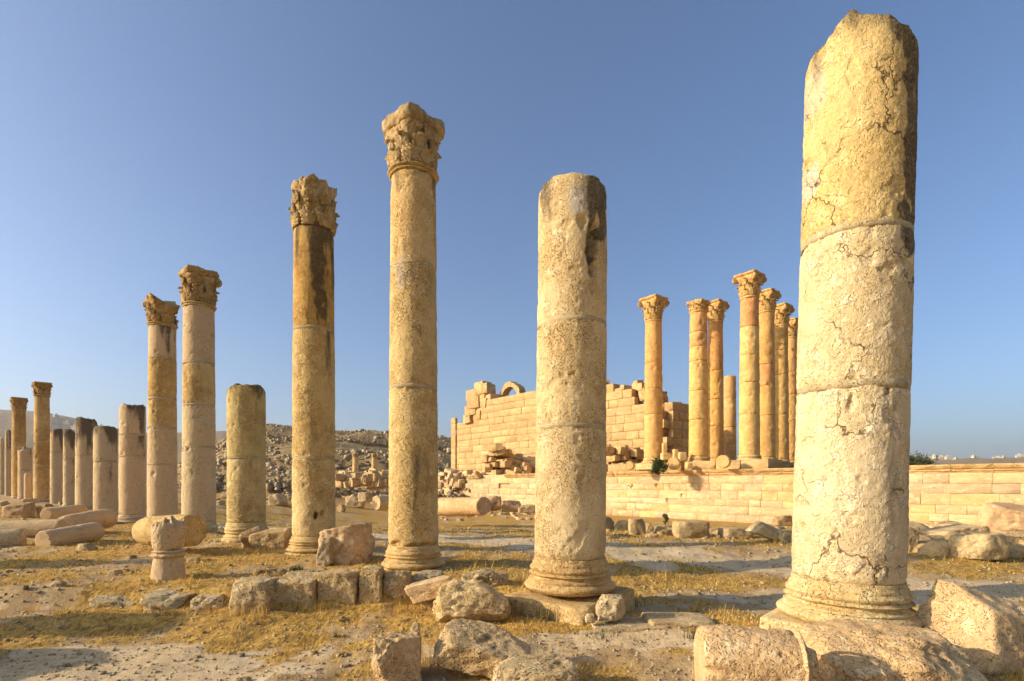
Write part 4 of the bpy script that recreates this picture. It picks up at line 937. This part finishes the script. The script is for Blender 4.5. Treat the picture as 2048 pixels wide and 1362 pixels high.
# gravel: uncountable chips of stone
def gravel():
    rs = np.random.RandomState(5); n = 13000
    px = rs.uniform(-60, 2110, n); py = 1040 + (1400 - 1040) * rs.rand(n) ** .9
    Yf = EYE * F / (py - HY); X = (px - CX) / F * Yf; Z = H(X, Yf); V0, F0 = cubesphere(1); V0 = V0 / 1.6
    s = (.8 + 3.6 * rs.rand(n) ** 2.2) / F * Yf; m = len(V0)
    V = V0[None] * s[:, None, None] * rs.uniform(.6, 1.2, (n, 1, 3)) + rs.normal(size=(n, m, 3)) * (.18 * s)[:, None, None]
    a = rs.uniform(0, 6.3, n); c, sn = np.cos(a)[:, None], np.sin(a)[:, None]
    V = np.stack([V[..., 0] * c - V[..., 1] * sn, V[..., 0] * sn + V[..., 1] * c, V[..., 2] * .8], -1)
    V += np.stack([X, Yf, Z + s * .15], 1)[:, None]
    Fq = (F0[None] + (np.arange(n) * m)[:, None, None]).reshape(-1, 4)
    kind(mesh_obj('gravel', V.reshape(-1, 3), Fq, M_ROCK, smooth=False), 'stuff', 'pale stone chips scattered over the dry ground', 'gravel')
gravel()

# ------------------------------------------------------------------ rubble on the hillside
def hill_rubble():
    rs = np.random.RandomState(8); n = 5000
    r = rs.uniform(-.64, -.06, n); Y = 60 + 85 * rs.rand(n) ** .9; X = r * Y
    P = np.stack([X, Y, X * 0], 1); keep = fbm(P * .10 + 4, 3) + .35 * rs.rand(n) > .20; X, Y = X[keep], Y[keep]; n = len(X)
    # old terrace walls: lines of stones along the slope
    wx, wy, wz = [], [], []
    for (y0, h) in ((62.5, 2.0), (81, 1.6), (101, 1.6)):
        for k in range(420):
            xx = rs.uniform(-.6, -.08); wx.append(xx * (y0 + 1)); wy.append(y0 + rs.normal() * .5 + 1.2 * math.sin(xx * 23)); wz.append(rs.rand() * h)
    X = np.concatenate([X, wx]); Y = np.concatenate([Y, wy]); ex = np.concatenate([np.zeros(n), wz]); n = len(X)
    Z = H(X, Y) + ex; V0, F0 = cubesphere(1); V0 = V0 * .8; m = len(V0)
    s = rs.uniform(.08, .28, n) * (1 + 1.6 * (rs.rand(n) < .05))
    V = V0[None] * s[:, None, None] * rs.uniform(.7, 1.25, (n, 1, 3)) * [1, 1, .7] + rs.normal(size=(n, m, 3)) * (.22 * s)[:, None, None]
    a = rs.uniform(0, 6.3, n); c, sn = np.cos(a)[:, None], np.sin(a)[:, None]
    V = np.stack([V[..., 0] * c - V[..., 1] * sn, V[..., 0] * sn + V[..., 1] * c, V[..., 2]], -1) + np.stack([X, Y, Z + s * .2], 1)[:, None]
    Fq = (F0[None] + (np.arange(n) * m)[:, None, None]).reshape(-1, 4)
    pale = np.repeat(rs.rand(n) ** 2.2 * .75, m); kind(mesh_obj('hillside_rubble', V.reshape(-1, 3), Fq, M_HILL, smooth=False, attrs={'wear': np.stack([pale * 0, pale, pale * 0], 1)}), 'stuff', 'mass of tumbled stones covering the hillside behind the columns', 'rubble')
hill_rubble()
# small ruin with two thin columns at the foot of the hill
for (lab, px, yt, yb, w) in (('small far column on the ruined wall at the hill foot, left of the pair', 711, 906, 950, 12), ('small far column on the ruined wall at the hill foot, right of the pair', 748, 907, 944, 10)):
    column('far_column', lab, px, w, 56., yb, yb - 2, [yb - 22], yt, ycap=yt + 8, base=False, seed=px, detail=2.2, stain=.2, cols=[(1.0, .92, .8, 1)], capargs=dict(worn=.9, flare=1.05, abacus=False, color=(1, .9, .78, 1)))
heap('ruined_wall', 'low ruined wall of pale blocks under two small far columns', 'ruined wall', 676, 782, [950, 948, 952, 944, 942, 948, 946], 970, 54.5, 3, .9, [(1.0, .92, .8), (.9, .8, .68), (1.08, 1., .88)], n=110)

# ------------------------------------------------------------------ plants
def blades(name, px_rng, n, seed, dens, hrange, mat, label, cat):
    rs = np.random.RandomState(seed)
    D = np.exp(rs.uniform(math.log(2.9), math.log(34), n)); T = rs.uniform(*px_rng, n); Y = D; X = T * D
    P = np.stack([X, Y, X * 0], 1)
    m = dens(X, Y, P, rs.rand(n)); X, Y, P = X[m], Y[m], P[m]; n = len(X); Z = H(X, Y)
    sc = np.clip(Y / 6, .75, 2.6)
    tuft = sstep(.30, .62, fbm2(P * 2.3 + 31, 3))
    h = rs.uniform(*hrange, n) * (1 + 1.9 * tuft * rs.rand(n)) * sc ** .2
    lean = rs.uniform(.7, 1.52, n) * (1 - .5 * tuft * rs.rand(n)); a = rs.uniform(0, 2 * math.pi, n); w = rs.uniform(.0016, .0036, n) * sc
    dx, dy = np.cos(a), np.sin(a); px_, py_ = -dy, dx
    b = np.stack([X, Y, Z - .004], 1); up = np.stack([dx * np.sin(lean * .6), dy * np.sin(lean * .6), np.cos(lean * .6)], 1); up2 = np.stack([dx * np.sin(lean), dy * np.sin(lean), np.maximum(np.cos(lean), -.05)], 1)
    sd2 = np.stack([px_, py_, 0 * px_], 1) * w[:, None]
    v = [b - sd2, b + sd2, b + up * (h * .5)[:, None] + sd2 * .8, b + up * (h * .5)[:, None] - sd2 * .8]
    tip = b + up * (h * .5)[:, None] + up2 * (h * .5)[:, None]
    V = np.stack(v + [tip], 1).reshape(-1, 3); k = np.arange(n)[:, None] * 5
    tri = np.vstack([k + [0, 1, 2], k + [0, 2, 3], k + [3, 2, 4]])
    tone = np.repeat(np.clip(rs.rand(n) * .9 + .1, 0, 1), 5)
    o = mesh_obj(name, V, tri, mat, smooth=False, attrs={'tone': tone}); kind(o, 'stuff', label, cat); return o
def straw_density(X, Y, P, u):
    pm = path_mask(X, Y); n = fbm2(P * .55 + 9, 4)
    d = np.clip(.62 + 1.0 * n + .4 * fbm2(P * 2.1 + 5, 3) - pm * 1.1, 0.02, 1) * (1 - .55 * sstep(11, 26, Y)); d *= .15 + .85 * sstep(-.22, .22, fbm2(P * 1.9 + 2, 3))
    return u < d
blades('dry_grass', (-1.02, 1.02), 270000, 3, straw_density, (.03, .085), M_STRAW, 'matted golden dry grass covering the ground between the stones', 'dry grass')

def tuft(label, px, py, n, h, mat, seed, spread=.1, Y=None, name='grass_tuft', cat='grass tuft', w=.004, group=None, upright=.5):
    rs = np.random.RandomState(seed); Y = Y or ground_at(px, py); X = (px - CX) / F * Y; z = Hs(X, Y); V = []; T = []; tone = []
    for k in range(n):
        a = rs.uniform(0, 6.3); L = h * rs.uniform(.5, 1.1); ln = rs.uniform(.05, 1.) * upright * 1.6; bx, by = rs.normal() * spread, rs.normal() * spread * .7
        d = np.array([math.cos(a), math.sin(a)]); sd2 = np.array([-d[1], d[0], 0]) * w; prev = np.array([bx, by, -.01]); b = len(V)
        for j in range(4):
            t = ln * (j + .6) / 3; V += [prev - sd2 * (1 - j / 3.2), prev + sd2 * (1 - j / 3.2)]; prev = prev + np.array([d[0] * math.sin(t), d[1] * math.sin(t), math.cos(t)]) * L / 3
            if j: T.append((b + 2 * j - 2, b + 2 * j - 1, b + 2 * j + 1, b + 2 * j))
        tone += [rs.rand()] * 8
    o = mesh_obj(name, np.array(V), np.array(T), mat, smooth=False, attrs={'tone': tone}); o.location = (X, Y, z); tag(o, label, cat, group); return o
tuft('dark green grass tuft in front of the second column plinth', 1112, 1240, 170, .24, M_GREEN, 1, .09)
tuft('low dark green weed behind the kerb', 593, 1140, 60, .10, M_GREEN, 2, .06, name='weed', cat='weed', w=.008)
tuft('faint green grass patch on the dirt right of the paving slab', 1200, 1268, 90, .07, M_OLIVE, 3, .12)
tuft('green tuft beside the ringed fallen shaft', 1394, 1276, 90, .12, M_OLIVE, 4, .05)
tuft('dry stalks right of the second column plinth', 1262, 1215, 40, .26, M_OLIVE, 5, .06)
DT = [(745, 1200, .22), (556, 1188, .2), (690, 1150, .2), (720, 1152, .18), (900, 1238, .2), (1030, 1325, .26), (1052, 1318, .24), (848, 1330, .22), (300, 1168, .14), (372, 1168, .12), (330, 1212, .14), (420, 1226, .16), (480, 1228, .18), (520, 1226, .16), (640, 1216, .14), (800, 1224, .15), (1404, 1350, .2), (860, 1215, .16), (760, 1345, .22), (930, 1345, .25), (1240, 1240, .16), (250, 1072, .22), (200, 1088, .18), (585, 1100, .18), (120, 1228, .14), (60, 1222, .14), (1625, 1345, .2), (1635, 1300, .22)]
for k, (px, py, h) in enumerate(DT):
    tuft('dry golden grass clump sprouting at the foot of the foreground stones', px, py, 46, h, M_STRAW, 50 + k, .05, name='grass_clump', cat='grass clump', w=.0025, group='dry grass clumps at the stones')

def bush(name, label, cat, p, rx, rz_, n, leaf, mat, seed, trunk=0.):
    rs = np.random.RandomState(seed); root = empty(name, p); tag(root, label, cat)
    # leaves gathered in clumps through the crown
    nc = max(6, n // 60); cs = rs.normal(size=(nc, 3)); cs /= np.linalg.norm(cs, axis=1)[:, None]; cs *= rs.uniform(.35, .85, (nc, 1))
    idx = rs.randint(0, nc, n); c = cs[idx] + rs.normal(size=(n, 3)) * .17; c = c * [rx, rx, rz_] + [0, 0, trunk + rz_ * .9]
    d1 = rs.normal(size=(n, 3)); d1 /= np.linalg.norm(d1, axis=1)[:, None]; d2 = np.cross(d1, rs.normal(size=(n, 3))); d2 /= np.linalg.norm(d2, axis=1)[:, None]
    L = leaf * rs.uniform(.6, 1.3, (n, 1)); V = np.stack([c - d1 * L, c + d2 * L * .4, c + d1 * L, c - d2 * L * .4], 1).reshape(-1, 3)
    mesh_obj('crown', V, np.arange(n * 4).reshape(-1, 4), mat, root, smooth=False, attrs={'tone': np.repeat(rs.rand(n), 4)})
    for k in range(5):
        t = cs[k] * [rx, rx, rz_] * .8 + [0, 0, trunk + rz_ * .9]; a = np.array([0, 0, -.1]); w = rx * .035 + .01; V = []
        for j in range(5):
            q = a + (t - a) * j / 4; rr_ = w * (1 - j / 5.5); V += [[q[0] + rr_ * math.cos(b), q[1] + rr_ * math.sin(b), q[2]] for b in np.arange(6) * math.pi / 3]
        mesh_obj('stem', V, gridfaces(5, 6), M_BARK, root)
bush('bush', 'dense green bush growing on the podium cornice', 'bush', at(1317, 948, 38.6), .62, .62, 1500, .085, M_GREEN, 1)
bush('sprig', 'small green sprig growing out of the podium foot', 'sprig', at(1331, 1046, 27.), .26, .30, 260, .05, M_GREEN, 2)
bush('tree', 'round olive-green tree top showing behind the podium at right', 'tree', Vector((44.6, 60., .35)), 2.2, 1.5, 4600, .13, M_OLIVE, 3, trunk=1.7)
for k, (px, py) in enumerate(((1262, 975), (1312, 974), (1428, 938), (1478, 952), (1545, 974))):
    bush('dry_weed', ['dry brown weed in the podium wall joints beside the second column', 'dry brown weed in the podium wall under the green bush', 'dry brown weed hanging from the cornice below the larger drum', 'dry brown weed in the cornice joint right of the larger drum', 'dry brown weed in the podium wall close to the tallest column'][k], 'weed', at(px, py, 40.6 - (px - 1262) * .0165), .22, .16, 90, .06, M_STRAW, 20 + k)

# ------------------------------------------------------------------ far houses
def house(k, px, py_, w, h, Y, label, group):
    p = at(px, 0, Y); z = Hs(p.x, Y); root = empty('house', (p.x, Y, z)); root.rotation_euler = (0, 0, rr.uniform(-.6, .6)); tag(root, label, 'house', group)
    W, D, Hh = w / F * Y, w * .8 / F * Y, h / F * Y
    def box(n, x0, x1, y0, y1, z0, z1, mat, c):
        V = [(x, y, zz) for zz in (z0, z1) for (x, y) in ((x0, y0), (x1, y0), (x1, y1), (x0, y1))]
        o = mesh_obj(n, V, [(3, 2, 1, 0), (4, 5, 6, 7), (0, 1, 5, 4), (1, 2, 6, 5), (2, 3, 7, 6), (3, 0, 4, 7)], mat, root, smooth=False); o.color = c
    box('wall', -W / 2, W / 2, -D / 2, D / 2, -6, Hh, M_HOUSE, (1, .98, .95, 1))
    box('roof_parapet', -W / 2 - .3, W / 2 + .3, -D / 2 - .3, D / 2 + .3, Hh, Hh + .9, M_HOUSE, (.9, .86, .8, 1))
    box('stair_tower', -W * .2, W * .15, -D * .2, D * .2, Hh + .9, Hh + 3.4, M_HOUSE, (.95, .92, .88, 1))
    nw = 3
    for j in range(nw):
        x = -W / 2 + W * (j + .5) / nw; box('window', x - W * .07, x + W * .07, -D / 2 - .05, -D / 2 + .2, Hh * .45, Hh * .8, M_MORT, (.25, .25, .28, 1))
for k in range(15): house(k, rr.uniform(1850, 2060), 0, rr.uniform(7, 14), rr.uniform(4, 7), 1080 + rr.uniform(-90, 30), 'white flat-roofed house on the far ridge beyond the podium', 'houses on the far right ridge')
for k in range(16): house(k, rr.uniform(-5, 290), 0, rr.uniform(6, 12), rr.uniform(3, 5), 960 + rr.uniform(-160, 80), 'pale house on the far hillside behind the left columns', 'houses on the far left hillside')

for (lab, x, y, h, sd_) in (('column stub out of view beyond the left edge, nearer one', -9.2, 5.0, 2.1, 81), ('column stub out of view beyond the left edge, farther one', -13., 7.7, 2.9, 82)):  # stubs out of view, added so their shadows cross the left foreground
    root = empty('column_stub', (x, y, Hs(x, y) - .05)); tag(root, lab, 'column stub')
    attic_base(root, .39, 0, .36, 48, sd_, M_PNK, (1, .96, .9, 1)); drum(root, .39, .385, .36, h, 56, 24, sd_, M_PNK, (1, .96, .9, 1), toprough=.05)
# an unseen block added past the left edge for its shadow on the near ground
V, Fq = rock_verts((1.3, .9, .85), 77, n=14, cuts=7, lo=.65, rnd=.1, rough=.04); o = mesh_obj('boulder', V, Fq, M_ROCK); o.location = (-6.1, 4.35, Hs(-6.1, 4.35) - .06); tag(o, 'unseen boulder added beyond the left edge for its shadow', 'boulder')

# ------------------------------------------------------------------ haze
def haze():
    m = bpy.data.materials.new('air'); m.use_nodes = True; t = m.node_tree; t.nodes.clear()
    o_ = t.nodes.new('ShaderNodeOutputMaterial'); v = t.nodes.new('ShaderNodeVolumePrincipled'); v.inputs['Density'].default_value = .00016; v.inputs['Color'].default_value = (.86, .90, .96, 1); v.inputs['Anisotropy'].default_value = .2
    t.links.new(v.outputs[0], o_.inputs['Volume']); a, b, c = 4500, -60, 215
    V = [(x, y, z) for z in (b, c) for (x, y) in ((-a, -a), (a, -a), (a, a), (-a, a))]
    o = mesh_obj('haze', V, [(3, 2, 1, 0), (4, 5, 6, 7), (0, 1, 5, 4), (1, 2, 6, 5), (2, 3, 7, 6), (3, 0, 4, 7)], m, smooth=False); kind(o, 'stuff', 'thin pale haze over the far country', 'haze')
haze()
